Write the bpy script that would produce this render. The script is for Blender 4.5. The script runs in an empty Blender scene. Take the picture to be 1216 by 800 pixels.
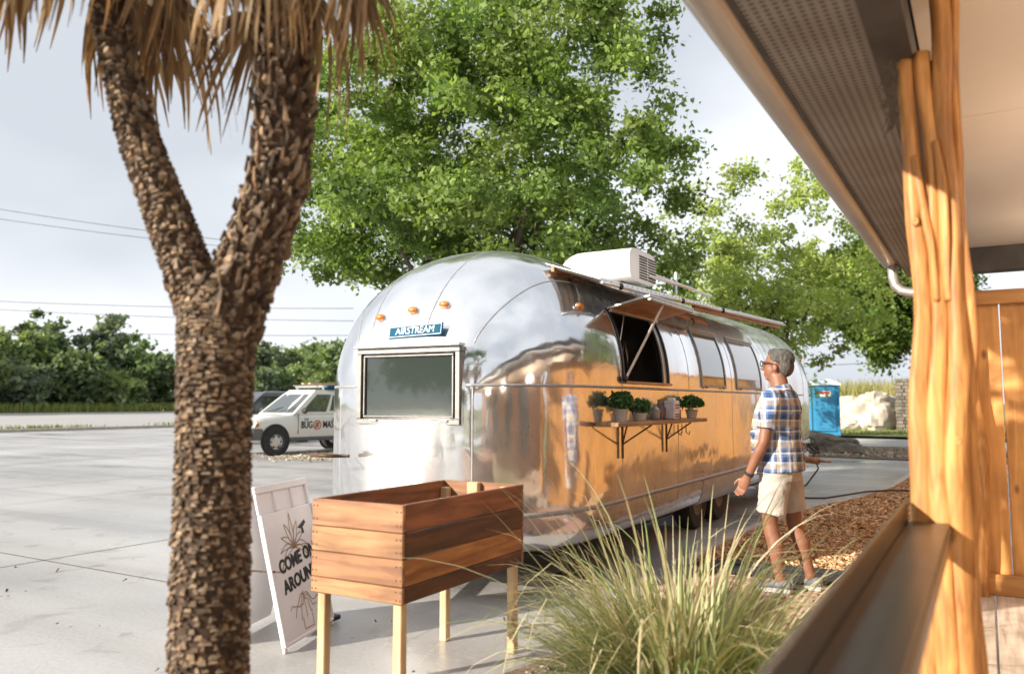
import bpy, bmesh, math, random
import numpy as np
from mathutils import Vector, Matrix, noise

SC = bpy.context.scene
COL = SC.collection
R = math.radians
random.seed(7)

# ------------------------------------------------------------------ camera, sky, sun, exposure
cam_d = bpy.data.cameras.new('camera')
cam = bpy.data.objects.new('camera', cam_d)
COL.objects.link(cam)
cam.location = (0, 0, 1.42)
cam.rotation_euler = (R(90 + 4.694), 0, R(30.568))
cam_d.sensor_width = 36
cam_d.lens = 28.125
cam_d.clip_start = 0.05
cam_d.clip_end = 2000
cam_d.dof.use_dof = True
cam_d.dof.focus_distance = 6.6
cam_d.dof.aperture_fstop = 1.7
SC.camera = cam

SUN = Vector((-0.8, -1.4, 0.66)).normalized()          # towards the sun
w = bpy.data.worlds.new('World')
SC.world = w
w.use_nodes = True
nt = w.node_tree
nt.nodes.clear()
wo = nt.nodes.new('ShaderNodeOutputWorld')
bg = nt.nodes.new('ShaderNodeBackground')
sky = nt.nodes.new('ShaderNodeTexSky')
sky.sky_type = 'NISHITA'
sky.sun_disc = False
sky.sun_elevation = math.asin(SUN.z)
sky.sun_rotation = math.atan2(SUN.x, SUN.y)
sky.air_density = 1.0
sky.dust_density = 2.0
tc = nt.nodes.new('ShaderNodeTexCoord')
mp = nt.nodes.new('ShaderNodeMapping')
mp.inputs['Scale'].default_value = (1.0, 1.0, 2.2)
nz = nt.nodes.new('ShaderNodeTexNoise')
nz.inputs['Scale'].default_value = 2.1
nz.inputs['Detail'].default_value = 7
nz.inputs['Roughness'].default_value = 0.52
nz2 = nt.nodes.new('ShaderNodeTexNoise')
nz2.inputs['Scale'].default_value = 1.1
nz2.inputs['Detail'].default_value = 4
cr = nt.nodes.new('ShaderNodeValToRGB')            # cloud cover
cr.color_ramp.elements[0].position = 0.10
cr.color_ramp.elements[1].position = 0.40
cc = nt.nodes.new('ShaderNodeValToRGB')            # cloud tone
cc.color_ramp.elements[0].position = 0.40
cc.color_ramp.elements[0].color = (2.75, 2.93, 3.2, 1)
cc.color_ramp.elements[1].position = 0.60
cc.color_ramp.elements[1].color = (4.25, 4.4, 4.65, 1)
mx = nt.nodes.new('ShaderNodeMix')
mx.data_type = 'RGBA'
L = nt.links.new
L(tc.outputs['Generated'], mp.inputs['Vector'])
L(mp.outputs['Vector'], nz.inputs['Vector'])
L(mp.outputs['Vector'], nz2.inputs['Vector'])
L(nz.outputs['Fac'], cr.inputs['Fac'])
L(nz2.outputs['Fac'], cc.inputs['Fac'])
L(cr.outputs['Color'], mx.inputs['Factor'])
L(sky.outputs['Color'], mx.inputs['A'])
L(cc.outputs['Color'], mx.inputs['B'])
L(mx.outputs['Result'], bg.inputs['Color'])
bg.inputs['Strength'].default_value = 0.115
L(bg.outputs['Background'], wo.inputs['Surface'])

sd = bpy.data.lights.new('sun', 'SUN')
sd.energy = 4.3
sd.angle = R(0.55)
sd.color = (1.0, 0.90, 0.76)
so = bpy.data.objects.new('sun', sd)
COL.objects.link(so)
so.rotation_euler = (-SUN).to_track_quat('-Z', 'Y').to_euler()
so.location = (-20, -26, 14)

vs = SC.view_settings
vs.view_transform = 'Standard'
vs.look = 'None'
vs.exposure = 1.15
vs.gamma = 1.0
vs.use_curve_mapping = False
SC.render.engine = 'CYCLES'
SC.cycles.use_denoising = True
SC.cycles.max_bounces = 8
SC.cycles.transparent_max_bounces = 8
SC.cycles.sample_clamp_indirect = 8

# ------------------------------------------------------------------ materials
def _m(name):
    m = bpy.data.materials.new(name)
    m.use_nodes = True
    n = m.node_tree.nodes
    return m, n, m.node_tree.links.new, n['Principled BSDF']

def hexmix(c, k):
    return (c[0]*k, c[1]*k, c[2]*k, 1)

def mat(name, c, rough=0.6, metal=0.0, var=0.15, scale=6.0, bump=0.0, bscale=None, stretch=(1, 1, 1),
        c2=None, rnd=0.0, spec=None, coat=0.0, rvar=0.0, detail=6, ramp=(0.3, 0.7), dist=0.01):
    """noise-coloured principled material in object space; rnd = brightness spread per object"""
    m, n, l, b = _m(name)
    t = n.new('ShaderNodeTexCoord'); mp_ = n.new('ShaderNodeMapping')
    mp_.inputs['Scale'].default_value = stretch
    l(t.outputs['Object'], mp_.inputs['Vector'])
    vec = mp_.outputs['Vector']
    oi = n.new('ShaderNodeObjectInfo')
    if rnd:
        off = n.new('ShaderNodeVectorMath'); off.operation = 'ADD'
        ml = n.new('ShaderNodeMath'); ml.operation = 'MULTIPLY'; ml.inputs[1].default_value = 37.0
        l(oi.outputs['Random'], ml.inputs[0]); l(vec, off.inputs[0]); l(ml.outputs[0], off.inputs[1])
        vec = off.outputs[0]
    x = n.new('ShaderNodeTexNoise')
    x.inputs['Scale'].default_value = scale; x.inputs['Detail'].default_value = detail
    l(vec, x.inputs['Vector'])
    r = n.new('ShaderNodeValToRGB')
    r.color_ramp.elements[0].position = ramp[0]; r.color_ramp.elements[1].position = ramp[1]
    r.color_ramp.elements[0].color = hexmix(c2 if c2 else c, 1.0 if c2 else 1 - var)
    r.color_ramp.elements[1].color = hexmix(c, 1 + (0 if c2 else var))
    l(x.outputs['Fac'], r.inputs['Fac'])
    out = r.outputs['Color']
    if rnd:
        hv = n.new('ShaderNodeHueSaturation')
        mr = n.new('ShaderNodeMapRange')
        mr.inputs['To Min'].default_value = 1 - rnd; mr.inputs['To Max'].default_value = 1 + rnd
        l(oi.outputs['Random'], mr.inputs['Value']); l(mr.outputs['Result'], hv.inputs['Value'])
        l(out, hv.inputs['Color']); out = hv.outputs['Color']
    l(out, b.inputs['Base Color'])
    b.inputs['Roughness'].default_value = rough
    b.inputs['Metallic'].default_value = metal
    if spec is not None: b.inputs['Specular IOR Level'].default_value = spec
    if coat: b.inputs['Coat Weight'].default_value = coat; b.inputs['Coat Roughness'].default_value = 0.08
    if rvar:
        mr2 = n.new('ShaderNodeMapRange')
        mr2.inputs['To Min'].default_value = max(0.02, rough - rvar); mr2.inputs['To Max'].default_value = rough + rvar
        l(x.outputs['Fac'], mr2.inputs['Value']); l(mr2.outputs['Result'], b.inputs['Roughness'])
    if bump:
        y = n.new('ShaderNodeTexNoise'); y.inputs['Scale'].default_value = bscale or scale * 3
        y.inputs['Detail'].default_value = 5
        l(vec, y.inputs['Vector'])
        bp = n.new('ShaderNodeBump'); bp.inputs['Strength'].default_value = bump; bp.inputs['Distance'].default_value = dist
        l(y.outputs['Fac'], bp.inputs['Height']); l(bp.outputs['Normal'], b.inputs['Normal'])
    return m

def wood(name, c, c2, axis=1, scale=9, rough=0.55, rnd=0.18, bump=0.3, stretch=14, ramp=(0.32, 0.68), knots=True):
    """grain stretched along one object axis, with darker knots"""
    m, n, l, b = _m(name)
    t = n.new('ShaderNodeTexCoord'); mp_ = n.new('ShaderNodeMapping')
    s = [stretch, stretch, stretch]; s[axis] = 1.0
    mp_.inputs['Scale'].default_value = s
    oi = n.new('ShaderNodeObjectInfo')
    ml = n.new('ShaderNodeMath'); ml.operation = 'MULTIPLY'; ml.inputs[1].default_value = 53.0
    off = n.new('ShaderNodeVectorMath'); off.operation = 'ADD'
    l(oi.outputs['Random'], ml.inputs[0]); l(t.outputs['Object'], off.inputs[0]); l(ml.outputs[0], off.inputs[1])
    l(off.outputs[0], mp_.inputs['Vector'])
    x = n.new('ShaderNodeTexNoise'); x.inputs['Scale'].default_value = scale / 5
    x.inputs['Detail'].default_value = 8; x.inputs['Distortion'].default_value = 0.6
    l(mp_.outputs['Vector'], x.inputs['Vector'])
    big = n.new('ShaderNodeTexNoise'); big.inputs['Scale'].default_value = 3.5; big.inputs['Detail'].default_value = 3
    l(off.outputs[0], big.inputs['Vector'])
    r = n.new('ShaderNodeValToRGB')
    r.color_ramp.elements[0].position = ramp[0]; r.color_ramp.elements[1].position = ramp[1]
    r.color_ramp.elements[0].color = (*c2, 1); r.color_ramp.elements[1].color = (*c, 1)
    l(x.outputs['Fac'], r.inputs['Fac'])
    mm = n.new('ShaderNodeMix'); mm.data_type = 'RGBA'; mm.blend_type = 'MULTIPLY'
    br = n.new('ShaderNodeValToRGB')
    br.color_ramp.elements[0].position = 0.25; br.color_ramp.elements[1].position = 0.7
    br.color_ramp.elements[0].color = (0.62, 0.55, 0.5, 1); br.color_ramp.elements[1].color = (1.1, 1.08, 1.05, 1)
    l(big.outputs['Fac'], br.inputs['Fac'])
    mm.inputs['Factor'].default_value = 0.8
    l(r.outputs['Color'], mm.inputs['A']); l(br.outputs['Color'], mm.inputs['B'])
    out = mm.outputs['Result']
    if knots:
        v = n.new('ShaderNodeTexVoronoi'); v.inputs['Scale'].default_value = 2.6
        kv = n.new('ShaderNodeMapping'); ks = [2.0, 2.0, 2.0]; ks[axis] = 1.0
        kv.inputs['Scale'].default_value = ks
        l(off.outputs[0], kv.inputs['Vector']); l(kv.outputs['Vector'], v.inputs['Vector'])
        kr = n.new('ShaderNodeValToRGB')
        kr.color_ramp.elements[0].position = 0.035; kr.color_ramp.elements[1].position = 0.10
        kr.color_ramp.elements[0].color = (0.3, 0.2, 0.14, 1); kr.color_ramp.elements[1].color = (1, 1, 1, 1)
        l(v.outputs['Distance'], kr.inputs['Fac'])
        km = n.new('ShaderNodeMix'); km.data_type = 'RGBA'; km.blend_type = 'MULTIPLY'; km.inputs['Factor'].default_value = 0.85
        l(out, km.inputs['A']); l(kr.outputs['Color'], km.inputs['B']); out = km.outputs['Result']
    hv = n.new('ShaderNodeHueSaturation'); mr = n.new('ShaderNodeMapRange')
    mr.inputs['To Min'].default_value = 1 - rnd; mr.inputs['To Max'].default_value = 1 + rnd
    l(oi.outputs['Random'], mr.inputs['Value']); l(mr.outputs['Result'], hv.inputs['Value'])
    l(out, hv.inputs['Color']); l(hv.outputs['Color'], b.inputs['Base Color'])
    b.inputs['Roughness'].default_value = rough
    bp = n.new('ShaderNodeBump'); bp.inputs['Strength'].default_value = bump; bp.inputs['Distance'].default_value = 0.004
    l(x.outputs['Fac'], bp.inputs['Height']); l(bp.outputs['Normal'], b.inputs['Normal'])
    return m

def leafmat(name, trans=0.4, rough=0.5, attr='Col', spec=0.3, tint=(1.3, 1.45, 0.55)):
    m, n, l, b = _m(name)
    a = n.new('ShaderNodeAttribute'); a.attribute_name = attr
    l(a.outputs['Color'], b.inputs['Base Color'])
    b.inputs['Roughness'].default_value = rough
    b.inputs['Specular IOR Level'].default_value = spec
    if trans:
        tr = n.new('ShaderNodeBsdfTranslucent')
        mu = n.new('ShaderNodeMix'); mu.data_type = 'RGBA'; mu.blend_type = 'MULTIPLY'; mu.inputs['Factor'].default_value = 1
        mu.inputs['B'].default_value = (*tint, 1)
        l(a.outputs['Color'], mu.inputs['A']); l(mu.outputs['Result'], tr.inputs['Color'])
        ms = n.new('ShaderNodeMixShader'); ms.inputs['Fac'].default_value = trans
        l(b.outputs['BSDF'], ms.inputs[1]); l(tr.outputs['BSDF'], ms.inputs[2])
        l(ms.outputs['Shader'], n['Material Output'].inputs['Surface'])
    return m

def concrete_mat():
    m, n, l, b = _m('concrete')
    t = n.new('ShaderNodeTexCoord')
    def nse(scale, det, st=(1, 1, 1), dist=0.0):
        mp_ = n.new('ShaderNodeMapping'); mp_.inputs['Scale'].default_value = st
        x = n.new('ShaderNodeTexNoise'); x.inputs['Scale'].default_value = scale; x.inputs['Detail'].default_value = det
        x.inputs['Distortion'].default_value = dist
        l(t.outputs['Object'], mp_.inputs['Vector']); l(mp_.outputs['Vector'], x.inputs['Vector'])
        return x.outputs['Fac']
    def ramp(fac, p0, c0, p1, c1):
        r = n.new('ShaderNodeValToRGB')
        r.color_ramp.elements[0].position = p0; r.color_ramp.elements[1].position = p1
        r.color_ramp.elements[0].color = (*c0, 1); r.color_ramp.elements[1].color = (*c1, 1)
        l(fac, r.inputs['Fac']); return r.outputs['Color']
    def mul(a_, b_, f=1.0):
        q = n.new('ShaderNodeMix'); q.data_type = 'RGBA'; q.blend_type = 'MULTIPLY'; q.inputs['Factor'].default_value = f
        l(a_, q.inputs['A']); l(b_, q.inputs['B']); return q.outputs['Result']
    base = ramp(nse(0.35, 8, dist=0.4), 0.3, (0.34, 0.333, 0.33), 0.72, (0.48, 0.472, 0.465))
    streak = ramp(nse(0.5, 7, (0.12, 1.6, 1), 0.5), 0.36, (0.70, 0.70, 0.70), 0.58, (1, 1, 1))
    fine = ramp(nse(38, 4), 0.3, (0.86, 0.86, 0.86), 0.7, (1.06, 1.06, 1.06))
    spots = ramp(nse(2.3, 6, dist=1.0), 0.27, (0.62, 0.6, 0.58), 0.4, (1, 1, 1))
    tyre = ramp(nse(0.9, 5, (1.1, 0.06, 1), 0.3), 0.30, (0.72, 0.71, 0.70), 0.42, (1, 1, 1))
    out = mul(mul(mul(mul(base, streak, 0.9), fine), spots, 0.8), tyre, 0.8)
    l(out, b.inputs['Base Color'])
    rr = n.new('ShaderNodeMapRange'); rr.inputs['From Min'].default_value = 0.3; rr.inputs['From Max'].default_value = 0.7
    rr.inputs['To Min'].default_value = 0.16; rr.inputs['To Max'].default_value = 0.62
    l(nse(0.7, 5, (0.3, 1.2, 1)), rr.inputs['Value']); l(rr.outputs['Result'], b.inputs['Roughness'])
    bp = n.new('ShaderNodeBump'); bp.inputs['Strength'].default_value = 0.25; bp.inputs['Distance'].default_value = 0.004
    l(nse(60, 5), bp.inputs['Height']); l(bp.outputs['Normal'], b.inputs['Normal'])
    return m

def metal_skin():
    m, n, l, b = _m('polished_aluminium')
    t = n.new('ShaderNodeTexCoord')
    def nse(scale, det, st=(1, 1, 1)):
        mp_ = n.new('ShaderNodeMapping'); mp_.inputs['Scale'].default_value = st
        x = n.new('ShaderNodeTexNoise'); x.inputs['Scale'].default_value = scale; x.inputs['Detail'].default_value = det
        l(t.outputs['Object'], mp_.inputs['Vector']); l(mp_.outputs['Vector'], x.inputs['Vector'])
        return x.outputs['Fac']
    b.inputs['Metallic'].default_value = 1.0
    r = n.new('ShaderNodeValToRGB')
    r.color_ramp.elements[0].position = 0.3; r.color_ramp.elements[1].position = 0.65
    r.color_ramp.elements[0].color = (0.77, 0.775, 0.78, 1); r.color_ramp.elements[1].color = (0.90, 0.905, 0.915, 1)
    l(nse(1.6, 8, (1, 1, 0.6)), r.inputs['Fac']); l(r.outputs['Color'], b.inputs['Base Color'])
    rr = n.new('ShaderNodeMapRange'); rr.inputs['From Min'].default_value = 0.3; rr.inputs['From Max'].default_value = 0.7
    rr.inputs['To Min'].default_value = 0.04; rr.inputs['To Max'].default_value = 0.16
    l(nse(2.2, 7, (1, 1, 0.35)), rr.inputs['Value']); l(rr.outputs['Result'], b.inputs['Roughness'])
    b1 = n.new('ShaderNodeBump'); b1.inputs['Strength'].default_value = 0.5; b1.inputs['Distance'].default_value = 0.02
    l(nse(2.4, 2), b1.inputs['Height'])
    b2 = n.new('ShaderNodeBump'); b2.inputs['Strength'].default_value = 0.22; b2.inputs['Distance'].default_value = 0.005
    l(nse(9, 4, (1, 1, 0.5)), b2.inputs['Height']); l(b1.outputs['Normal'], b2.inputs['Normal'])
    l(b2.outputs['Normal'], b.inputs['Normal'])
    # micro-scratches: part of the skin scatters its reflection into a soft haze
    hz_ = n.new('ShaderNodeBsdfAnisotropic'); hz_.inputs['Roughness'].default_value = 0.42
    hz_.inputs['Color'].default_value = (0.80, 0.80, 0.81, 1); l(b2.outputs['Normal'], hz_.inputs['Normal'])
    fr_ = n.new('ShaderNodeMapRange'); fr_.inputs['From Min'].default_value = 0.35; fr_.inputs['From Max'].default_value = 0.68
    fr_.inputs['To Min'].default_value = 0.10; fr_.inputs['To Max'].default_value = 0.55
    l(nse(1.7, 8, (1, 1, 0.3)), fr_.inputs['Value'])
    ms = n.new('ShaderNodeMixShader'); l(fr_.outputs['Result'], ms.inputs['Fac'])
    l(b.outputs['BSDF'], ms.inputs[1]); l(hz_.outputs['BSDF'], ms.inputs[2])
    l(ms.outputs['Shader'], n['Material Output'].inputs['Surface'])
    return m

def glassy(name, c=(0.02, 0.022, 0.022), rough=0.03):
    m, n, l, b = _m(name)
    b.inputs['Base Color'].default_value = (*c, 1)
    b.inputs['Roughness'].default_value = rough
    b.inputs['Specular IOR Level'].default_value = 0.8
    b.inputs['Coat Weight'].default_value = 1.0
    b.inputs['Coat Roughness'].default_value = 0.02
    x = n.new('ShaderNodeTexNoise'); x.inputs['Scale'].default_value = 30
    t = n.new('ShaderNodeTexCoord'); l(t.outputs['Object'], x.inputs['Vector'])
    mr = n.new('ShaderNodeMapRange'); mr.inputs['To Min'].default_value = rough; mr.inputs['To Max'].default_value = rough + 0.08
    l(x.outputs['Fac'], mr.inputs['Value']); l(mr.outputs['Result'], b.inputs['Roughness'])
    return m

def attrmat(name, rough=0.8, bump=0.3, bscale=60, metal=0, spec=0.3):
    m, n, l, b = _m(name)
    a = n.new('ShaderNodeAttribute'); a.attribute_name = 'Col'
    t = n.new('ShaderNodeTexCoord')
    x = n.new('ShaderNodeTexNoise'); x.inputs['Scale'].default_value = bscale
    l(t.outputs['Object'], x.inputs['Vector'])
    r = n.new('ShaderNodeMapRange'); r.inputs['To Min'].default_value = 0.6; r.inputs['To Max'].default_value = 1.35
    l(x.outputs['Fac'], r.inputs['Value'])
    mu = n.new('ShaderNodeVectorMath'); mu.operation = 'SCALE'
    l(a.outputs['Color'], mu.inputs[0]); l(r.outputs['Result'], mu.inputs['Scale'])
    l(mu.outputs[0], b.inputs['Base Color'])
    b.inputs['Roughness'].default_value = rough; b.inputs['Metallic'].default_value = metal
    b.inputs['Specular IOR Level'].default_value = spec
    bp = n.new('ShaderNodeBump'); bp.inputs['Strength'].default_value = bump; bp.inputs['Distance'].default_value = 0.003
    l(x.outputs['Fac'], bp.inputs['Height']); l(bp.outputs['Normal'], b.inputs['Normal'])
    return m

M = {}
M['concrete'] = concrete_mat()
M['joint'] = mat('joint_filler', (0.16, 0.15, 0.14), 0.9)
M['stripe'] = mat('worn_paint', (0.66, 0.65, 0.63), 0.8, c2=(0.46, 0.45, 0.44), scale=5, ramp=(0.42, 0.58))
M['curb'] = mat('curb_concrete', (0.46, 0.41, 0.36), 0.85, scale=8, var=0.25, bump=0.5)
M['ground'] = mat('dry_ground', (0.16, 0.17, 0.06), 0.95, c2=(0.10, 0.12, 0.04), scale=0.6, bump=0.5)
M['asphalt'] = mat('pale_asphalt', (0.33, 0.32, 0.315), 0.9, scale=0.5, var=0.15, stretch=(2, 0.15, 1))
M['soil'] = mat('bed_soil', (0.17, 0.12, 0.08), 0.95, scale=14, var=0.4, bump=0.8)
M['alu'] = metal_skin()
M['alu_trim'] = mat('aluminium_trim', (0.72, 0.72, 0.72), 0.32, 1.0, var=0.1, scale=20)
M['alu_dull'] = mat('dull_aluminium', (0.55, 0.54, 0.52), 0.45, 0.9, var=0.15, scale=9)
M['glass'] = glassy('dark_window_glass', (0.035, 0.045, 0.042))
M['glass_grey'] = glassy('grey_window_glass', (0.16, 0.15, 0.14), 0.05)
M['amber'] = mat('amber_lens', (0.52, 0.17, 0.02), 0.35, var=0.15, scale=30, coat=0.3)
M['black'] = mat('black_rubber', (0.02, 0.02, 0.021), 0.7, var=0.2)
M['dark_metal'] = mat('dark_metal', (0.035, 0.03, 0.028), 0.5, 0.5, var=0.3, scale=12)
M['iron'] = mat('rusty_iron', (0.09, 0.05, 0.03), 0.6, 0.4, var=0.3, scale=20)
M['white_plastic'] = mat('white_plastic', (0.80, 0.77, 0.72), 0.4, var=0.04, scale=3)
M['white_paint'] = mat('white_vehicle_paint', (0.74, 0.72, 0.68), 0.3, var=0.03, scale=3, coat=0.7)
M['sign_white'] = mat('sign_white', (0.80, 0.78, 0.80), 0.45, var=0.04, scale=5)
M['black_ink'] = mat('black_ink', (0.015, 0.015, 0.017), 0.6, var=0.1)
M['brown_ink'] = mat('brown_ink', (0.36, 0.24, 0.14), 0.6, var=0.1)
M['grey_ink'] = mat('grey_ink', (0.3, 0.3, 0.31), 0.6, var=0.1)
M['cyan_sign'] = mat('blue_sign_plate', (0.012, 0.085, 0.15), 0.75, var=0.15, scale=20, spec=0.1)
M['red_ink'] = mat('red_ink', (0.55, 0.05, 0.03), 0.5, var=0.1)
M['green_ink'] = mat('green_ink', (0.12, 0.25, 0.08), 0.5, var=0.1)
M['planter'] = wood('reclaimed_planter_wood', (0.37, 0.185, 0.09), (0.15, 0.07, 0.036), axis=0, scale=11, rnd=0.22, bump=0.6, stretch=9)
M['planter_dark'] = wood('dark_planter_wood', (0.30, 0.12, 0.05), (0.09, 0.035, 0.02), axis=1, scale=11, rnd=0.28, bump=0.6, stretch=9)
M['planter_red'] = wood('red_stained_board', (0.36, 0.125, 0.055), (0.13, 0.045, 0.022), axis=1, scale=11, rnd=0.1, bump=0.6, stretch=9)
M['planter_black'] = wood('nearly_black_board', (0.16, 0.06, 0.028), (0.045, 0.02, 0.012), axis=1, scale=11, rnd=0.1, bump=0.6, stretch=9)
M['planter_gold'] = wood('golden_board', (0.48, 0.21, 0.07), (0.20, 0.07, 0.025), axis=1, scale=11, rnd=0.1, bump=0.6, stretch=9)
M['planter_tan'] = wood('tan_end_board', (0.47, 0.265, 0.125), (0.22, 0.105, 0.05), axis=0, scale=11, rnd=0.1, bump=0.6, stretch=9)
M['pine'] = wood('pale_pine', (0.70, 0.53, 0.34), (0.54, 0.37, 0.20), axis=2, scale=8, rnd=0.06, bump=0.2)
M['cedar'] = wood('cedar_fence', (0.72, 0.37, 0.115), (0.48, 0.215, 0.06), axis=2, scale=8, rnd=0.16, bump=0.25)
M['cedar_rail'] = wood('cedar_rail', (0.60, 0.31, 0.10), (0.42, 0.19, 0.055), axis=0, scale=8, rnd=0.08, bump=0.25)
M['post'] = wood('cedar_trunk', (0.62, 0.31, 0.10), (0.27, 0.105, 0.03), axis=2, scale=26, rough=0.5, rnd=0.10, bump=1.0, stretch=9, ramp=(0.25, 0.62))
M['deck'] = wood('weathered_deck', (0.62, 0.54, 0.46), (0.36, 0.29, 0.23), axis=1, scale=10, rnd=0.12, bump=0.5, rough=0.75)
M['shelf'] = wood('shelf_board', (0.42, 0.24, 0.11), (0.2, 0.10, 0.045), axis=1, rnd=0.05)
M['ply'] = wood('plywood', (0.50, 0.26, 0.11), (0.3, 0.14, 0.06), axis=1, rnd=0.05)
M['bark'] = mat('tree_bark', (0.12, 0.095, 0.075), 0.9, c2=(0.05, 0.04, 0.03), scale=6, bump=0.9, stretch=(2, 2, 0.4))
M['leaf'] = leafmat('leaves')
M['leaf_dead'] = leafmat('dead_fronds', 0.3, 0.7, tint=(1.3, 1.0, 0.6))
M['blade'] = leafmat('grass_blades', 0.35, 0.55, tint=(1.2, 1.2, 0.7))
M['flake'] = attrmat('palm_bark', 0.85, 0.5, 45)
M['chips'] = attrmat('wood_chips', 0.9, 0.4, 40)
M['stone'] = mat('limestone', (0.62, 0.56, 0.46), 0.9, c2=(0.36, 0.31, 0.25), scale=1.4, bump=0.9, rnd=0.12)
M['stone_dark'] = mat('grey_ledge_stone', (0.22, 0.19, 0.15), 0.95, c2=(0.08, 0.075, 0.06), scale=2.4, bump=1.0, rnd=0.25)
M['gutter'] = mat('tan_metal', (0.54, 0.51, 0.475), 0.38, 0.3, c2=(0.44, 0.41, 0.38), scale=3, stretch=(3, 0.6, 3))
M['ceiling'] = mat('cream_ceiling', (0.90, 0.80, 0.71), 0.6, var=0.04, scale=1.5)
M['beam'] = mat('grey_steel_beam', (0.075, 0.068, 0.064), 0.55, 0.3, var=0.25, scale=6)
M['galv'] = mat('galvanised_pipe', (0.62, 0.60, 0.58), 0.42, 0.8, var=0.1, scale=12)
M['rail'] = mat('bronze_steel', (0.062, 0.050, 0.043), 0.33, 0.7, c2=(0.018, 0.015, 0.013), scale=3.5, rvar=0.12, stretch=(1.5, 0.8, 1.5))
M['potty'] = mat('blue_plastic', (0.03, 0.20, 0.36), 0.45, var=0.08, scale=2)
M['potty_roof'] = mat('pale_blue_plastic', (0.5, 0.6, 0.68), 0.45, var=0.05)
M['skin'] = mat('skin', (0.27, 0.125, 0.075), 0.5, c2=(0.20, 0.085, 0.05), scale=7, var=0.1, bump=0.15, bscale=160, dist=0.002)
M['shorts'] = mat('khaki_cotton', (0.43, 0.40, 0.36), 0.9, scale=9, var=0.12, bump=0.5, bscale=22, dist=0.012)
M['shoe'] = mat('grey_trainer', (0.13, 0.15, 0.18), 0.75, scale=30, var=0.4, bump=0.4)
M['sole'] = mat('white_sole', (0.40, 0.40, 0.40), 0.7)
M['hair'] = mat('grey_hair', (0.13, 0.12, 0.11), 0.7, c2=(0.025, 0.023, 0.02), scale=55, bump=1.0, bscale=120, stretch=(1, 1, 0.4))
M['paver'] = mat('red_paver', (0.36, 0.22, 0.17), 0.85, scale=9, var=0.2, bump=0.5, rnd=0.15)
M['wire'] = mat('cable', (0.06, 0.06, 0.065), 0.7)
M['tyre'] = mat('tyre', (0.025, 0.025, 0.026), 0.8, bump=0.3)
M['rim'] = mat('steel_rim', (0.55, 0.54, 0.52), 0.35, 0.8, var=0.05)
M['grey_plastic'] = mat('grey_bumper_plastic', (0.12, 0.12, 0.12), 0.6, var=0.1)
M['suv_paint'] = mat('dark_vehicle_paint', (0.05, 0.055, 0.06), 0.25, coat=0.8, var=0.05)
M['lamp'] = mat('headlamp_lens', (0.62, 0.6, 0.6), 0.1, coat=1.0, var=0.1)
M['terracotta'] = mat('grey_pot', (0.42, 0.38, 0.34), 0.8, scale=10, var=0.15)
M['lavender'] = mat('dark_bottle', (0.09, 0.065, 0.075), 0.25, var=0.2)
M['tin'] = mat('printed_tin', (0.58, 0.52, 0.55), 0.4, var=0.15, scale=18)
M['seam'] = mat('seam_metal', (0.34, 0.34, 0.345), 0.5, 0.6, var=0.1)
M['interior'] = mat('dark_interior', (0.30, 0.28, 0.26), 0.7, var=0.25, scale=2)
M['steel'] = mat('kitchen_steel', (0.35, 0.35, 0.36), 0.35, 0.9, var=0.1)
M['strut'] = mat('pale_strut', (0.55, 0.53, 0.50), 0.4, 0.3, var=0.08)
M['frame'] = mat('window_frame_metal', (0.23, 0.225, 0.22), 0.35, 0.9, var=0.15, scale=14)
M['hose'] = mat('black_hose', (0.03, 0.028, 0.026), 0.5)
def bulb_mat():
    m, n, l, b = _m('warm_bulb')
    b.inputs['Base Color'].default_value = (1, .8, .55, 1)
    b.inputs['Emission Color'].default_value = (1, .78, .5, 1); b.inputs['Emission Strength'].default_value = 12
    return m
M['bulb'] = bulb_mat()
M['wall'] = mat('building_timber', (0.24, 0.125, 0.07), 0.7, var=0.08, scale=2)

def soffit_mat():
    m, n, l, b = _m('perforated_soffit')
    t = n.new('ShaderNodeTexCoord')
    v = n.new('ShaderNodeTexVoronoi'); v.inputs['Scale'].default_value = 32; v.inputs['Randomness'].default_value = 0.0
    l(t.outputs['Object'], v.inputs['Vector'])
    r = n.new('ShaderNodeValToRGB')
    r.color_ramp.elements[0].position = 0.30; r.color_ramp.elements[1].position = 0.36
    r.color_ramp.elements[0].color = (0.075, 0.068, 0.062, 1); r.color_ramp.elements[1].color = (0.27, 0.255, 0.24, 1)
    l(v.outputs['Distance'], r.inputs['Fac'])
    x = n.new('ShaderNodeTexNoise'); x.inputs['Scale'].default_value = 2.5; x.inputs['Detail'].default_value = 6
    l(t.outputs['Object'], x.inputs['Vector'])
    q = n.new('ShaderNodeMix'); q.data_type = 'RGBA'; q.blend_type = 'MULTIPLY'; q.inputs['Factor'].default_value = 0.6
    r2 = n.new('ShaderNodeValToRGB')
    r2.color_ramp.elements[0].position = 0.35; r2.color_ramp.elements[1].position = 0.65
    r2.color_ramp.elements[0].color = (0.7, 0.62, 0.55, 1); r2.color_ramp.elements[1].color = (1, 1, 1, 1)
    l(x.outputs['Fac'], r2.inputs['Fac']); l(r.outputs['Color'], q.inputs['A']); l(r2.outputs['Color'], q.inputs['B'])
    l(q.outputs['Result'], b.inputs['Base Color'])
    b.inputs['Roughness'].default_value = 0.5
    return m
M['soffit'] = soffit_mat()

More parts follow.
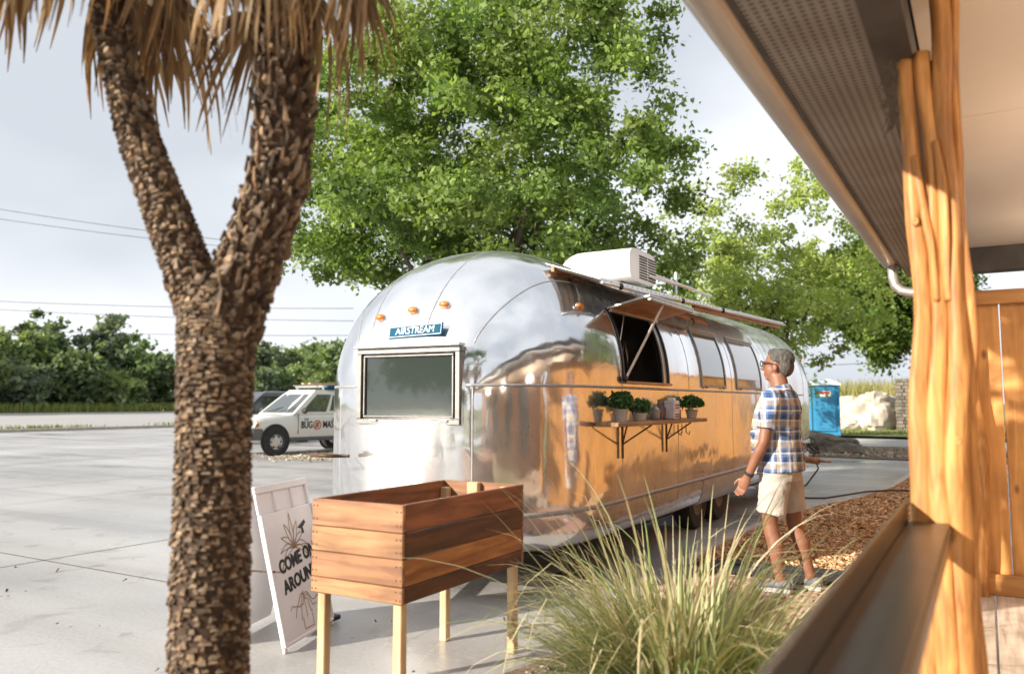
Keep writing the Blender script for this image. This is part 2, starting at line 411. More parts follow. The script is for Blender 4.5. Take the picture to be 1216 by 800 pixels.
def plaid_mat():
    m, n, l, b = _m('plaid_cotton')
    t = n.new('ShaderNodeTexCoord'); s = n.new('ShaderNodeSeparateXYZ')
    nzv = n.new('ShaderNodeTexNoise'); nzv.inputs['Scale'].default_value = 5
    l(t.outputs['Object'], nzv.inputs['Vector'])
    vm = n.new('ShaderNodeVectorMath'); vm.operation = 'MULTIPLY_ADD'
    vm.inputs[1].default_value = (0.025, 0.025, 0.025)
    l(nzv.outputs['Color'], vm.inputs[0]); l(t.outputs['Object'], vm.inputs[2])
    l(vm.outputs[0], s.inputs[0])
    ad = n.new('ShaderNodeMath'); ad.operation = 'ADD'
    ym = n.new('ShaderNodeMath'); ym.operation = 'MULTIPLY'; ym.inputs[1].default_value = 0.75
    l(s.outputs['Y'], ym.inputs[0]); l(s.outputs['X'], ad.inputs[0]); l(ym.outputs[0], ad.inputs[1])
    def bands(sock, per, stops):
        d = n.new('ShaderNodeMath'); d.operation = 'DIVIDE'; d.inputs[1].default_value = per
        f = n.new('ShaderNodeMath'); f.operation = 'FRACT'
        l(sock, d.inputs[0]); l(d.outputs[0], f.inputs[0])
        r = n.new('ShaderNodeValToRGB'); r.color_ramp.interpolation = 'CONSTANT'
        e = r.color_ramp.elements
        e[0].position = 0; e[0].color = (*stops[0][1], 1)
        e[1].position = stops[1][0]; e[1].color = (*stops[1][1], 1)
        for p_, c_ in stops[2:]:
            q = e.new(p_); q.color = (*c_, 1)
        l(f.outputs[0], r.inputs['Fac'])
        return r.outputs['Color']
    BL = (0.03, 0.07, 0.19); WH = (0.62, 0.64, 0.68); TN = (0.46, 0.37, 0.27); DK = (0.012, 0.022, 0.06); PB = (0.13, 0.20, 0.38)
    va = bands(ad.outputs[0], 0.150, [(0, WH), (0.12, PB), (0.22, BL), (0.48, PB), (0.58, WH), (0.68, TN), (0.84, DK), (0.90, PB)])
    ha = bands(s.outputs['Z'], 0.155, [(0, TN), (0.14, WH), (0.24, BL), (0.48, PB), (0.60, WH), (0.70, DK), (0.76, PB), (0.88, TN)])
    q = n.new('ShaderNodeMix'); q.data_type = 'RGBA'; q.inputs['Factor'].default_value = 0.5
    l(va, q.inputs['A']); l(ha, q.inputs['B'])
    l(q.outputs['Result'], b.inputs['Base Color']); b.inputs['Roughness'].default_value = 0.9
    w_ = n.new('ShaderNodeTexNoise'); w_.inputs['Scale'].default_value = 16
    l(t.outputs['Object'], w_.inputs['Vector'])
    bp = n.new('ShaderNodeBump'); bp.inputs['Strength'].default_value = 0.5; bp.inputs['Distance'].default_value = 0.015
    l(w_.outputs['Fac'], bp.inputs['Height']); l(bp.outputs['Normal'], b.inputs['Normal'])
    return m
M['plaid'] = plaid_mat()

# ------------------------------------------------------------------ object helpers
def tag(o, label=None, cat=None, group=None, kind=None):
    if label: o['label'] = label
    if cat: o['category'] = cat
    if group: o['group'] = group
    if kind: o['kind'] = kind
    return o

def thing(name, label, cat, loc=(0, 0, 0), rz=0.0, group=None):
    o = bpy.data.objects.new(name, None)
    COL.objects.link(o)
    o.empty_display_size = 0.2
    o.location = loc; o.rotation_euler = (0, 0, rz)
    return tag(o, label, cat, group)

def link_mesh(name, me, m, parent=None, loc=(0, 0, 0), rot=(0, 0, 0), scale=(1, 1, 1)):
    o = bpy.data.objects.new(name, me)
    COL.objects.link(o)
    if m is not None and not me.materials: me.materials.append(M[m] if isinstance(m, str) else m)
    if parent: o.parent = parent
    o.location = loc; o.rotation_euler = rot; o.scale = scale
    return o

def copy_tree(o, parent=None):
    c = o.copy(); COL.objects.link(c); c.parent = parent
    for ch in list(o.children): copy_tree(ch, c)
    return c

def V(*a): return Vector(a)

class MB:
    def __init__(s): s.v = []; s.f = []; s.c = []
    def add(s, vs, fs, col=None):
        b = len(s.v)
        s.v += [tuple(q) for q in vs]
        s.f += [tuple(b + i for i in f) for f in fs]
        if col is not None: s.c += [col] * len(vs)
        return s
    def box(s, c, d, bev=0.0, rot=None):
        hx, hy, hz = d[0] / 2, d[1] / 2, d[2] / 2
        pts = []; fs = []
        if bev <= 0:
            pts = [V(x, y, z) for x in (-hx, hx) for y in (-hy, hy) for z in (-hz, hz)]
            fs = [(0, 1, 3, 2), (4, 6, 7, 5), (0, 4, 5, 1), (2, 3, 7, 6), (0, 2, 6, 4), (1, 5, 7, 3)]
        else:
            bev = min(bev, hx * 0.9, hy * 0.9, hz * 0.9)
            idx = {}
            for sx in (-1, 1):
                for sy in (-1, 1):
                    for sz in (-1, 1):
                        for a in range(3):
                            p = [sx * (hx - bev), sy * (hy - bev), sz * (hz - bev)]
                            p[a] = (sx * hx, sy * hy, sz * hz)[a]
                            idx[(sx, sy, sz, a)] = len(pts); pts.append(V(*p))
            for a in range(3):
                o1, o2 = [(1, 2), (2, 0), (0, 1)][a]
                for sg in (-1, 1):
                    q = []
                    for (p1, p2) in ((-1, -1), (1, -1), (1, 1), (-1, 1)):
                        k = [0, 0, 0]; k[a] = sg; k[o1] = p1; k[o2] = p2
                        q.append(idx[(*k, a)])
                    fs.append(tuple(q) if sg > 0 else tuple(q[::-1]))
            for a in range(3):
                o1, o2 = [(1, 2), (2, 0), (0, 1)][a]
                for s1 in (-1, 1):
                    for s2 in (-1, 1):
                        k0 = [0, 0, 0]; k1 = [0, 0, 0]
                        k0[a] = -1; k1[a] = 1
                        k0[o1] = k1[o1] = s1; k0[o2] = k1[o2] = s2
                        q = (idx[(*k0, o1)], idx[(*k1, o1)], idx[(*k1, o2)], idx[(*k0, o2)])
                        fs.append(q if s1 * s2 > 0 else q[::-1])
            for sx in (-1, 1):
                for sy in (-1, 1):
                    for sz in (-1, 1):
                        q = (idx[(sx, sy, sz, 0)], idx[(sx, sy, sz, 1)], idx[(sx, sy, sz, 2)])
                        fs.append(q if sx * sy * sz > 0 else q[::-1])
        if rot is not None:
            pts = [rot @ p for p in pts]
        c = V(*c)
        return s.add([p + c for p in pts], fs)
    def loft(s, rings, closed=True, cap=True, col=None):
        n = len(rings[0]); vs = [p for r in rings for p in r]; fs = []
        for i in range(len(rings) - 1):
            for j in range(n if closed else n - 1):
                k = (j + 1) % n
                fs.append((i * n + j, i * n + k, (i + 1) * n + k, (i + 1) * n + j))
        if cap and closed:
            fs.append(tuple(range(n))[::-1]); b = (len(rings) - 1) * n
            fs.append(tuple(range(b, b + n)))
        return s.add(vs, fs, col)
    def tube(s, path, radii, n=8, ref=None, cap=True, col=None, jitter=0.0, rng=None):
        path = [V(*p) for p in path]
        if not isinstance(radii, (list, tuple)): radii = [radii] * len(path)
        rings = []; A = None
        for i, p in enumerate(path):
            t = (path[min(i + 1, len(path) - 1)] - path[max(i - 1, 0)])
            t = t.normalized() if t.length > 1e-9 else V(0, 0, 1)
            if ref is not None: a = V(*ref)
            elif A is None: a = V(1, 0, 0) if abs(t.x) < 0.8 else V(0, 1, 0)
            else: a = A
            a = a - t * a.dot(t)
            if a.length < 1e-6: a = V(0, 1, 0) - t * t.y
            A = a.normalized(); B = t.cross(A)
            r = radii[i]; ra, rb = r if isinstance(r, (tuple, list)) else (r, r)
            rg = []
            for j in range(n):
                th = 2 * math.pi * j / n
                k = 1 + (rng.uniform(-jitter, jitter) if jitter else 0)
                rg.append(p + A * (ra * k * math.cos(th)) + B * (rb * k * math.sin(th)))
            rings.append(rg)
        return s.loft(rings, True, cap, col)
    def lathe(s, prof, n=16, c=(0, 0, 0), axis='z', cap=True):
        rings = []
        for r, z in prof:
            rg = []
            for j in range(n):
                th = 2 * math.pi * j / n
                p = V(r * math.cos(th), r * math.sin(th), z)
                if axis == 'y': p = V(p.x, p.z, -p.y)
                if axis == 'x': p = V(p.z, p.x, p.y)
                rg.append(p + V(*c))
            rings.append(rg)
        if not cap: rings.append(rings[0])
        return s.loft(rings, True, cap)
    def ell(s, c, r, nu=16, nv=10, rot=None):
        c = V(*c); rings = []
        for i in range(nv + 1):
            ph = -math.pi / 2 + math.pi * (0.02 + 0.96 * i / nv)
            rg = []
            for j in range(nu):
                th = 2 * math.pi * j / nu
                p = V(r[0] * math.cos(ph) * math.cos(th), r[1] * math.cos(ph) * math.sin(th), r[2] * math.sin(ph))
                if rot is not None: p = rot @ p
                rg.append(p + c)
            rings.append(rg)
        return s.loft(rings)
    def prism(s, poly, d0, d1, axis='y'):
        """extrude a 2-D outline along an axis; poly in (x,z) for y, (y,z) for x, (x,y) for z"""
        def mk(a, b, d): return V(a, d, b) if axis == 'y' else (V(d, a, b) if axis == 'x' else V(a, b, d))
        n = len(poly)
        vs = [mk(a, b, d0) for a, b in poly] + [mk(a, b, d1) for a, b in poly]
        fs = [tuple(range(n)), tuple(range(2 * n - 1, n - 1, -1))]
        fs += [(i, (i + 1) % n + 0, n + (i + 1) % n, n + i)[::-1] for i in range(n)]
        return s.add(vs, fs)
    def mesh(s, name, smooth=False, fix=True):
        me = bpy.data.meshes.new(name)
        me.from_pydata(s.v, [], s.f)
        if s.c and len(s.c) == len(s.v):
            a = me.color_attributes.new('Col', 'FLOAT_COLOR', 'POINT')
            a.data.foreach_set('color', np.array([(c[0], c[1], c[2], 1.0) for c in s.c], dtype=np.float32).ravel())
        if fix:
            bm = bmesh.new(); bm.from_mesh(me)
            bmesh.ops.recalc_face_normals(bm, faces=bm.faces)
            bm.to_mesh(me); bm.free()
        if smooth: me.polygons.foreach_set('use_smooth', [True] * len(me.polygons))
        me.update()
        return me
    def build(s, name, m, parent=None, smooth=False, loc=(0, 0, 0), rot=(0, 0, 0), fix=True, sharp=None):
        me = s.mesh(name, smooth or sharp is not None, fix)
        if sharp is not None: me.set_sharp_from_angle(angle=R(sharp))
        return link_mesh(name, me, m, parent, loc, rot)

def fast_mesh(name, verts, quads, cols, smooth=False):
    """numpy quads -> mesh with point colours"""
    me = bpy.data.meshes.new(name)
    nv, nf = len(verts), len(quads)
    k = quads.shape[1]
    me.vertices.add(nv); me.vertices.foreach_set('co', verts.astype(np.float32).ravel())
    me.loops.add(nf * k); me.loops.foreach_set('vertex_index', quads.astype(np.int32).ravel())
    me.polygons.add(nf)
    me.polygons.foreach_set('loop_start', np.arange(nf, dtype=np.int32) * k)
    me.polygons.foreach_set('loop_total', np.full(nf, k, dtype=np.int32))
    if smooth: me.polygons.foreach_set('use_smooth', np.ones(nf, dtype=bool))
    me.update(calc_edges=True)
    a = me.color_attributes.new('Col', 'FLOAT_COLOR', 'POINT')
    c4 = np.ones((nv, 4), dtype=np.float32); c4[:, :3] = cols
    a.data.foreach_set('color', c4.ravel())
    return me

def remeshed(mb, name, voxel, smooth=4, factor=0.5):
    me = mb.mesh(name + '_src')
    ob = bpy.data.objects.new(name + '_src', me); COL.objects.link(ob)
    md = ob.modifiers.new('r', 'REMESH'); md.mode = 'VOXEL'; md.voxel_size = voxel
    if smooth:
        sm = ob.modifiers.new('s', 'SMOOTH'); sm.factor = factor; sm.iterations = smooth
    dg = bpy.context.evaluated_depsgraph_get()
    out = bpy.data.meshes.new_from_object(ob.evaluated_get(dg))
    bpy.data.objects.remove(ob); bpy.data.meshes.remove(me)
    out.polygons.foreach_set('use_smooth', [True] * len(out.polygons))
    out.name = name
    return out

def text(name, s, size, m, parent, loc, rot, sx=1.0, ext=0.001, align='CENTER', shear=0.0, bold=0.0):
    cu = bpy.data.curves.new(name, 'FONT'); cu.body = s; cu.size = size; cu.extrude = ext
    cu.align_x = align; cu.align_y = 'CENTER'; cu.shear = shear; cu.offset = bold; cu.resolution_u = 3
    ob = bpy.data.objects.new(name + '_src', cu); COL.objects.link(ob)
    dg = bpy.context.evaluated_depsgraph_get()
    me = bpy.data.meshes.new_from_object(ob.evaluated_get(dg))
    bpy.data.objects.remove(ob)
    me.name = name
    o = link_mesh(name, me, None, parent, loc, rot, (sx, 1, 1))
    me.materials.clear(); me.materials.append(M[m])
    return o

# ------------------------------------------------------------------ ground, lot, road
def sheet(name, poly, z, m, parent=None, kind='structure', thick=None):
    b = MB()
    if thick: b.prism(poly, z - thick, z, 'z')
    else: b.add([V(x, y, z) for x, y in poly], [tuple(range(len(poly)))])
    o = b.build(name, m, parent)
    if kind and not parent: o['kind'] = kind
    return o

sheet('ground', [(-900, -600), (700, -600), (700, 1000), (-900, 1000)], -0.03, 'ground')
lot = sheet('parking_lot', [(-40.2, -60), (3.4, -60), (3.4, 21.5), (-3.0, 22.2), (-10, 24), (-25, 30), (-40.2, 34)], 0.0, 'concrete')
for (a, b_) in (((-40, 4.2), (-5.2, 4.2)), ((-14, -50), (-14, 24.5)), ((-40, 12.6), (-5.2, 12.6)), ((-7.4, -50), (-7.4, 22.5)), ((-26, -50), (-26, 29)), ((-2.9, 2.05), (-40, 2.05))):
    d = (V(*b_, 0) - V(*a, 0)); n_ = V(-d.y, d.x, 0).normalized() * 0.008
    A, B = V(*a, 0.004), V(*b_, 0.004)
    MB().add([A - n_, B - n_, B + n_, A + n_], [(0, 1, 2, 3)]).build('control_joint', 'joint', lot)
sheet('road', [(-100, -300), (-44.5, -300), (-44.5, 500), (-100, 500)], -0.018, 'asphalt')
sheet('grass_verge', [(-170, -300), (-100.3, -300), (-100.3, 500), (-170, 500)], 0.12, 'ground')
kb = MB(); kb.box((-40.7, 60, 0.05), (0.3, 500, 0.2), 0.03); kb.build('road_kerb', 'curb')['kind'] = 'structure'
kb = MB(); kb.box((-100.1, 100, 0.06), (0.3, 800, 0.22), 0.03); kb.build('far_kerb', 'curb')['kind'] = 'structure'
sheet('side_drive', [(-12, 29.5), (6, 27.5), (6, 33), (-12, 35.5)], 0.015, 'concrete')

def scatter_blades(name, pts, h, wdt, cols, seed, label=None, lean=0.5, m='blade', kind='stuff'):
    rg = np.random.default_rng(seed)
    n = len(pts); pts = np.array(pts, dtype=float)
    az = rg.uniform(0, 2 * math.pi, n); hh = h * rg.uniform(0.5, 1.15, n); ln = lean * rg.uniform(0.1, 1, n) * hh
    d = np.stack([np.cos(az), np.sin(az), 0 * az], 1); s = np.stack([-np.sin(az), np.cos(az), 0 * az], 1) * (wdt / 2)
    up_ = np.array([0, 0, 1.0])
    m1 = pts + d * (ln * 0.3)[:, None] + up_ * (hh * 0.6)[:, None]
    tp = pts + d * ln[:, None] + up_ * hh[:, None]
    v = np.stack([pts - s, pts + s, m1 + s * 0.8, m1 - s * 0.8, tp + s * 0.15, tp - s * 0.15], 1).reshape(-1, 3)
    b = np.arange(n)[:, None] * 6
    q = np.concatenate([b + np.array([[0, 1, 2, 3]]), b + np.array([[3, 2, 4, 5]])], 0)
    cc_ = np.array(cols)[rg.integers(0, len(cols), n)] * rg.uniform(0.7, 1.25, (n, 1))
    o = link_mesh(name, fast_mesh(name, v, q, np.repeat(cc_, 6, 0)), m)
    return tag(o, label, 'grass' if label else None, kind=kind)

rg = np.random.default_rng(3)
pts = np.stack([rg.uniform(-106, -100.6, 9000), rg.uniform(20, 150, 9000), np.full(9000, 0.1)], 1)
scatter_blades('tall_grass', pts, 1.3, 0.12, [(0.20, 0.24, 0.06), (0.26, 0.27, 0.09), (0.14, 0.2, 0.05)], 5, 'long pale grass along the far side of the road')
pts = np.stack([rg.uniform(-116, -111, 9000), rg.uniform(20, 160, 9000), np.full(9000, 0.1)], 1)
scatter_blades('undergrowth', pts, 3.2, 0.5, [(0.12, 0.17, 0.07), (0.16, 0.21, 0.09), (0.09, 0.13, 0.06)], 16, 'dark green undergrowth at the foot of the far trees', m='leaf')
pts = np.stack([rg.uniform(-44.4, -41.0, 5000), rg.uniform(18, 60, 5000), np.full(5000, -0.02)], 1)
pts = pts[(np.sin(pts[:, 1] * 0.6) + rg.uniform(-.8, .8, len(pts))) > 0.1]
scatter_blades('roadside_grass', pts, 0.28, 0.05, [(0.14, 0.17, 0.05), (0.22, 0.20, 0.08)], 6, 'short patchy grass between the lot kerb and the road')
pts = np.stack([rg.uniform(-13, -3.0, 9000), rg.uniform(46, 62, 9000), np.full(9000, 0.2)], 1)
scatter_blades('meadow_grass', pts, 2.3, 0.07, [(0.36, 0.34, 0.13), (0.42, 0.34, 0.16), (0.24, 0.28, 0.09)], 8, 'tall yellow meadow grass behind the pale boulders', lean=0.35)
sheet('verge', [(-14, 36), (3, 34), (3, 70), (-14, 70)], 0.10, 'ground')
pts = np.stack([rg.uniform(-12, 2, 7000), rg.uniform(36, 46, 7000), np.full(7000, 0.09)], 1)
scatter_blades('lawn_grass', pts, 0.10, 0.04, [(0.16, 0.22, 0.05), (0.24, 0.26, 0.08)], 9, 'short green grass around the blue portable toilet')
sheet('island', [(-12.5, 22.6), (-3.2, 22.3), (4, 21.6), (4, 27.2), (-12.5, 29.2)], 0.02, 'soil')

# planting bed, landing, mulch
sheet('planting_bed', [(-2.15, 1.2), (-0.32, 1.2), (-0.32, 4.72), (-2.0, 4.72), (-2.25, 3.6)], 0.012, 'soil')
landing = sheet('landing', [(-2.2, 4.74), (-0.32, 4.74), (-0.32, 6.98), (-2.2, 6.98)], 0.010, 'joint')
pm = MB().box((0, 0, 0), (0.192, 0.092, 0.04), 0.006).mesh('paver')
k = 0
for i in range(9):
    for j in range(23):
        x = -2.10 + 0.2 * i + (0.1 if j % 2 else 0); y = 4.80 + 0.097 * j
        if x < -0.36: link_mesh('paver', pm, 'paver', landing, (x, y, 0.012 + 0.003 * math.sin(i * 7.1 + j * 3.3)), (0, 0, 0.01 * math.sin(i + j * 5)))

edge = [(-2.26, 7.0), (-2.28, 8.5), (-2.14, 10.0), (-1.98, 11.4), (-1.62, 12.7), (-1.36, 14.5), (-1.25, 17), (-1.2, 21)]
sheet('mulch_bed', edge + [(-0.08, 21), (-0.08, 7.0)], 0.014, 'soil')
cb = MB(); rings = []
for i, (x, y) in enumerate(edge):
    a = V(*edge[max(i - 1, 0)], 0); b_ = V(*edge[min(i + 1, len(edge) - 1)], 0)
    nrm = V(-(b_ - a).y, (b_ - a).x, 0).normalized()
    p = V(x, y, 0); wd = 0.13
    rings.append([p + nrm * wd + V(0, 0, -0.02), p + nrm * wd + V(0, 0, 0.045), p + nrm * (wd - 0.03) + V(0, 0, 0.06), p - nrm * 0.0 + V(0, 0, 0.06), p - nrm * 0.01 + V(0, 0, -0.02)])
cb.loft(rings); cb.build('bed_edging', 'curb')['kind'] = 'structure'

def chips(name, n, sample, cols, size, seed, label, z0=0.02):
    rg = np.random.default_rng(seed)
    P_ = sample(rg, n); n = len(P_)
    a = rg.uniform(0, 2 * math.pi, n); ti = rg.normal(0, 0.35, n)
    Lh = size * rg.uniform(0.4, 1.2, n); Wh = Lh * rg.uniform(0.25, 0.5, n); Th = Lh * 0.14
    d = np.stack([np.cos(a) * np.cos(ti), np.sin(a) * np.cos(ti), np.sin(ti)], 1)
    s = np.stack([-np.sin(a), np.cos(a), rg.normal(0, .35, n)], 1)
    u = np.cross(d, s)
    P_ = P_ + np.array([0, 0, 1]) * (z0 + rg.uniform(0, 0.03, n))[:, None]
    c = []
    for su in (-1, 1):
        for (sd_, ss) in ((-1, -1), (1, -1), (1, 1), (-1, 1)):
            k_ = (0.6 if sd_ > 0 else 1.0)
            c.append(P_ + d * (sd_ * Lh)[:, None] + s * (ss * Wh * k_)[:, None] + u * (su * Th)[:, None])
    v = np.stack(c, 1).reshape(-1, 3)
    b = np.arange(n)[:, None] * 8
    q = np.concatenate([b + np.array([f]) for f in ((4, 5, 6, 7), (0, 1, 5, 4), (1, 2, 6, 5), (2, 3, 7, 6), (3, 0, 4, 7))], 0)
    col = np.array(cols)[rg.integers(0, len(cols), n)] * rg.uniform(0.6, 1.3, (n, 1))
    o = link_mesh(name, fast_mesh(name, v, q, np.repeat(col, 8, 0)), 'chips')
    return tag(o, label, None, kind='stuff')

ex = np.array([e[0] for e in edge]); ey = np.array([e[1] for e in edge])
def mulch_pts(rg, n):
    y = 7.0 + 14 * rg.uniform(0, 1, n) ** 1.5; x = rg.uniform(-2.25, -0.1, n)
    k_ = x > np.interp(y, ey, ex) + 0.03
    return np.stack([x[k_], y[k_], 0 * x[k_]], 1)
chips('mulch', 26000, mulch_pts, [(0.62, 0.38, 0.20), (0.50, 0.28, 0.135), (0.70, 0.49, 0.29), (0.36, 0.19, 0.09)], 0.036, 11, 'orange brown wood chip mulch along the cedar fence')
def bed_pts(rg, n): return np.stack([rg.uniform(-2.1, -0.36, n), rg.uniform(1.3, 4.68, n), np.zeros(n)], 1)
chips('gravel', 6000, bed_pts, [(0.30, 0.24, 0.19), (0.38, 0.32, 0.26), (0.2, 0.15, 0.11)], 0.022, 12, 'brown gravel and debris under the ornamental grass', 0.01)
def isl_pts(rg, n): return np.stack([rg.uniform(-12, 3.5, n), 22.8 + rg.uniform(0, 1, n) ** 2 * 4.5, np.zeros(n)], 1)
chips('island_litter', 3500, isl_pts, [(0.3, 0.22, 0.15), (0.42, 0.34, 0.25)], 0.07, 13, 'leaf litter along the edge of the drive', 0.02)
def van_pts(rg, n):
    r_ = rg.normal(0, 1, (n, 2)); return np.stack([-15.2 + r_[:, 0] * 0.7, 16.6 + r_[:, 1] * 1.0, np.zeros(n)], 1)
chips('loose_gravel', 1500, van_pts, [(0.5, 0.42, 0.32), (0.42, 0.36, 0.28)], 0.045, 14, 'pale loose gravel beside the white work truck', 0.005)

def lot_pts(rg, n): return np.stack([rg.uniform(-9, -2.4, n), rg.uniform(1.0, 4.6, n), np.zeros(n)], 1)
chips('leaf_litter', 70, lot_pts, [(0.26, 0.18, 0.10), (0.34, 0.27, 0.16), (0.16, 0.12, 0.08)], 0.018, 15, 'scattered dry leaf bits on the concrete around the planter', 0.004)
# door mat
mt = MB(); mt.box((0, 0, 0.012), (1.75, 0.5, 0.024), 0.005); mt.box((0, 0.1, 0.03), (1.6, 0.16, 0.012), 0.004)
for i in range(70): mt.box((-0.865 + 0.025 * i, 0.262, 0.012), (0.012, 0.03, 0.014))
for i in range(70): mt.box((-0.865 + 0.025 * i, -0.262, 0.012), (0.012, 0.03, 0.014))
o = mt.build('door_mat', 'black', None, loc=(-1.22, 6.86, 0.036))
tag(o, 'long black rubber mat with fringed edges lying before the mulch', 'mat')

# ------------------------------------------------------------------ porch: deck, fence, roof
deck = thing('deck', 'weathered deck of the porch', 'deck', (0, 0, 0)); del deck['label']; del deck['category']; deck['kind'] = 'structure'
pl = MB().box((0, 0, 0), (0.142, 12.0, 0.035), 0.004).mesh('plank')
for i in range(23): link_mesh('plank', pl, 'deck', deck, (-0.225 + 0.15 * i, -0.35, 0.2825))
sk = MB().box((-0.312, -0.35, 0.13), (0.03, 12.0, 0.25)); sk.build('skirt_board', 'deck', deck)

def fence(name, label, n, pitch, wdt, h, loc, rz, z0, group=None, bottom=True):
    t = thing(name, label, 'fence', loc, rz, group)
    me = [MB().box((0, 0, h / 2), (wdt, 0.019, h), 0.003).mesh('board') for _ in range(1)]
    rgn = random.Random(n)
    for i in range(n):
        link_mesh('board', me[0], 'cedar', t, (pitch * (i + 0.5), rgn.uniform(-.002, .002), z0 + rgn.uniform(-.004, .004)), (0, rgn.uniform(-.003, .003), 0))
    Lf = n * pitch
    MB().box((Lf / 2, -0.031, z0 + h - 0.03), (Lf, 0.040, 0.085), 0.004).build('top_rail', 'cedar_rail', t)
    if bottom: MB().box((Lf / 2, -0.031, z0 + 0.06), (Lf, 0.040, 0.12), 0.004).build('bottom_rail', 'cedar_rail', t)
    return t
fence('cedar_fence', 'upright cedar board fence closing the end of the porch', 22, 0.139, 0.133, 1.78, (-0.045, 5.6, 0), 0, 0.30)
fence('cedar_fence', 'long cedar board fence running beside the mulch bed', 110, 0.1405, 0.1345, 2.30, (-0.07, 21.2, 0), -math.pi / 2, 0.05, bottom=False)

porch = thing('porch_roof', 'porch roof with tan gutter, perforated soffit and cream ceiling', 'roof', (0, 0, 0))
Y0, Y1 = -6.0, 8.5
for i in range(4):
    ya, yb = [(-6, -2.2), (-2.2, 1.9), (1.9, 5.9), (5.9, 8.5)][i]
    MB().box((-0.43, (ya + yb) / 2, 2.63), (0.345, yb - ya - 0.006, 0.02), 0.003).build('soffit_panel', 'soffit', porch)
gp = []
for k in range(11):                                   # rounded gutter section
    th = math.pi + math.pi * k / 10
    gp.append((-0.685 + 0.085 * math.cos(th), 2.70 + 0.085 * math.sin(th)))
gp = [(-0.785, 2.765), (-0.770, 2.765)] + [(x, z) for x, z in gp] + [(-0.600, 2.80), (-0.606, 2.80)]
inner = [(x * 1.0 + (0.008 if x < -0.685 else -0.008 if x > -0.66 else 0), z + 0.008) for x, z in gp[2:-2]][::-1]
g = MB(); g.prism(gp + inner, Y0, 7.9, 'y'); g.build('gutter', 'gutter', porch, sharp=50)
g = MB(); g.tube([(-0.782, Y0, 2.768), (-0.782, 7.9, 2.768)], 0.009, 8); g.build('gutter_bead', 'gutter', porch, True)
MB().box((-0.612, 0.95, 2.71), (0.02, 13.9, 0.18)).build('fascia', 'beam', porch)
g = MB(); g.tube([(-0.66, 7.72, 2.64), (-0.66, 7.72, 2.52), (-0.645, 7.72, 2.45), (-0.60, 7.72, 2.40), (-0.53, 7.72, 2.375), (-0.44, 7.72, 2.37), (-0.16, 7.72, 2.36)], 0.043, 14); g.build('downspout', 'galv', porch, True)
MB().box((-0.222, 0.9, 2.69), (0.095, 14.8, 0.20), 0.006).build('beam', 'beam', porch)
MB().box((-0.222, 0.9, 2.588), (0.115, 14.8, 0.010)).build('beam_flange', 'beam', porch)
MB().box((1.6, 8.4, 2.72), (3.4, 0.16, 0.24), 0.006).build('end_beam', 'beam', porch)
cy = [-6, -2.0, 2.0, 4.45, 8.32]
for i in range(4):
    MB().box((1.56, (cy[i] + cy[i + 1]) / 2, 2.83), (3.46, cy[i + 1] - cy[i] - 0.005, 0.012)).build('ceiling_panel', 'ceiling', porch)
MB().box((1.25, 1.2, 2.92), (4.1, 14.7, 0.05)).build('roof_deck', 'beam', porch)

# building wall at the back of the porch (seen in reflections only)
bw = thing('restaurant_wall', 'brown timber wall with tall windows at the back of the porch', 'wall', (3.25, 0, 0))
MB().box((0.1, -0.3, 1.45), (0.2, 12.0, 2.9)).build('wall_panel', 'wall', bw)
for yy in (-4, -1.5, 1.0, 3.5):
    f_ = MB().box((-0.02, yy, 1.5), (0.05, 1.3, 1.5), 0.01).build('window', 'dark_metal', bw)
    MB().box((-0.05, yy, 1.5), (0.02, 1.16, 1.36)).build('pane', 'glass', f_)

# pendant lamps lit over the porch tables
for (x, y) in ((1.25, -1.2), (1.25, 1.6), (1.25, 4.6), (1.25, 7.0)):
    lp = thing('pendant_lamp', 'lit pendant lamp hanging from the porch ceiling', 'lamp', (x, y, 0), 0, 'pendant lamps on the porch')
    b = MB(); b.tube([(0, 0, 2.82), (0, 0, 2.56)], .006, 6); b.build('cord', 'black', lp)
    b = MB(); b.lathe([(.02, 2.56), (.03, 2.52), (.03, 2.49), (.02, 2.49)], 14); b.build('socket', 'dark_metal', lp)
    b = MB(); b.ell((0, 0, 2.44), (.045, .045, .055), 14, 10); b.build('bulb', 'bulb', lp, True)
    ld = bpy.data.lights.new('lamp_light', 'POINT'); ld.energy = 20; ld.color = (1.0, .84, .66); ld.shadow_soft_size = .06
    lo_ = bpy.data.objects.new('lamp_light', ld); COL.objects.link(lo_); lo_.parent = lp; lo_.location = (0, 0, 2.36)

# steel drink rail
rl = thing('drink_rail', 'bronze steel ledge with raised lip running into the cedar post', 'railing', (0, 0, 0))
g = MB(); g.box((-0.174, 0.62, 1.034), (0.118, 4.60, 0.012), 0.003); g.build('ledge', 'rail', rl)
g = MB(); g.box((-0.238, 0.62, 1.068), (0.010, 4.60, 0.082), 0.003); g.build('lip', 'rail', rl)
g = MB(); g.box((-0.116, 0.62, 1.004), (0.010, 4.60, 0.046), 0.003); g.build('skirt', 'rail', rl)
for yy in (-1.5, -0.1, 1.3):
    g = MB(); g.box((-0.17, yy, 0.664), (0.045, 0.045, 0.728), 0.003); g.build('upright', 'rail', rl)

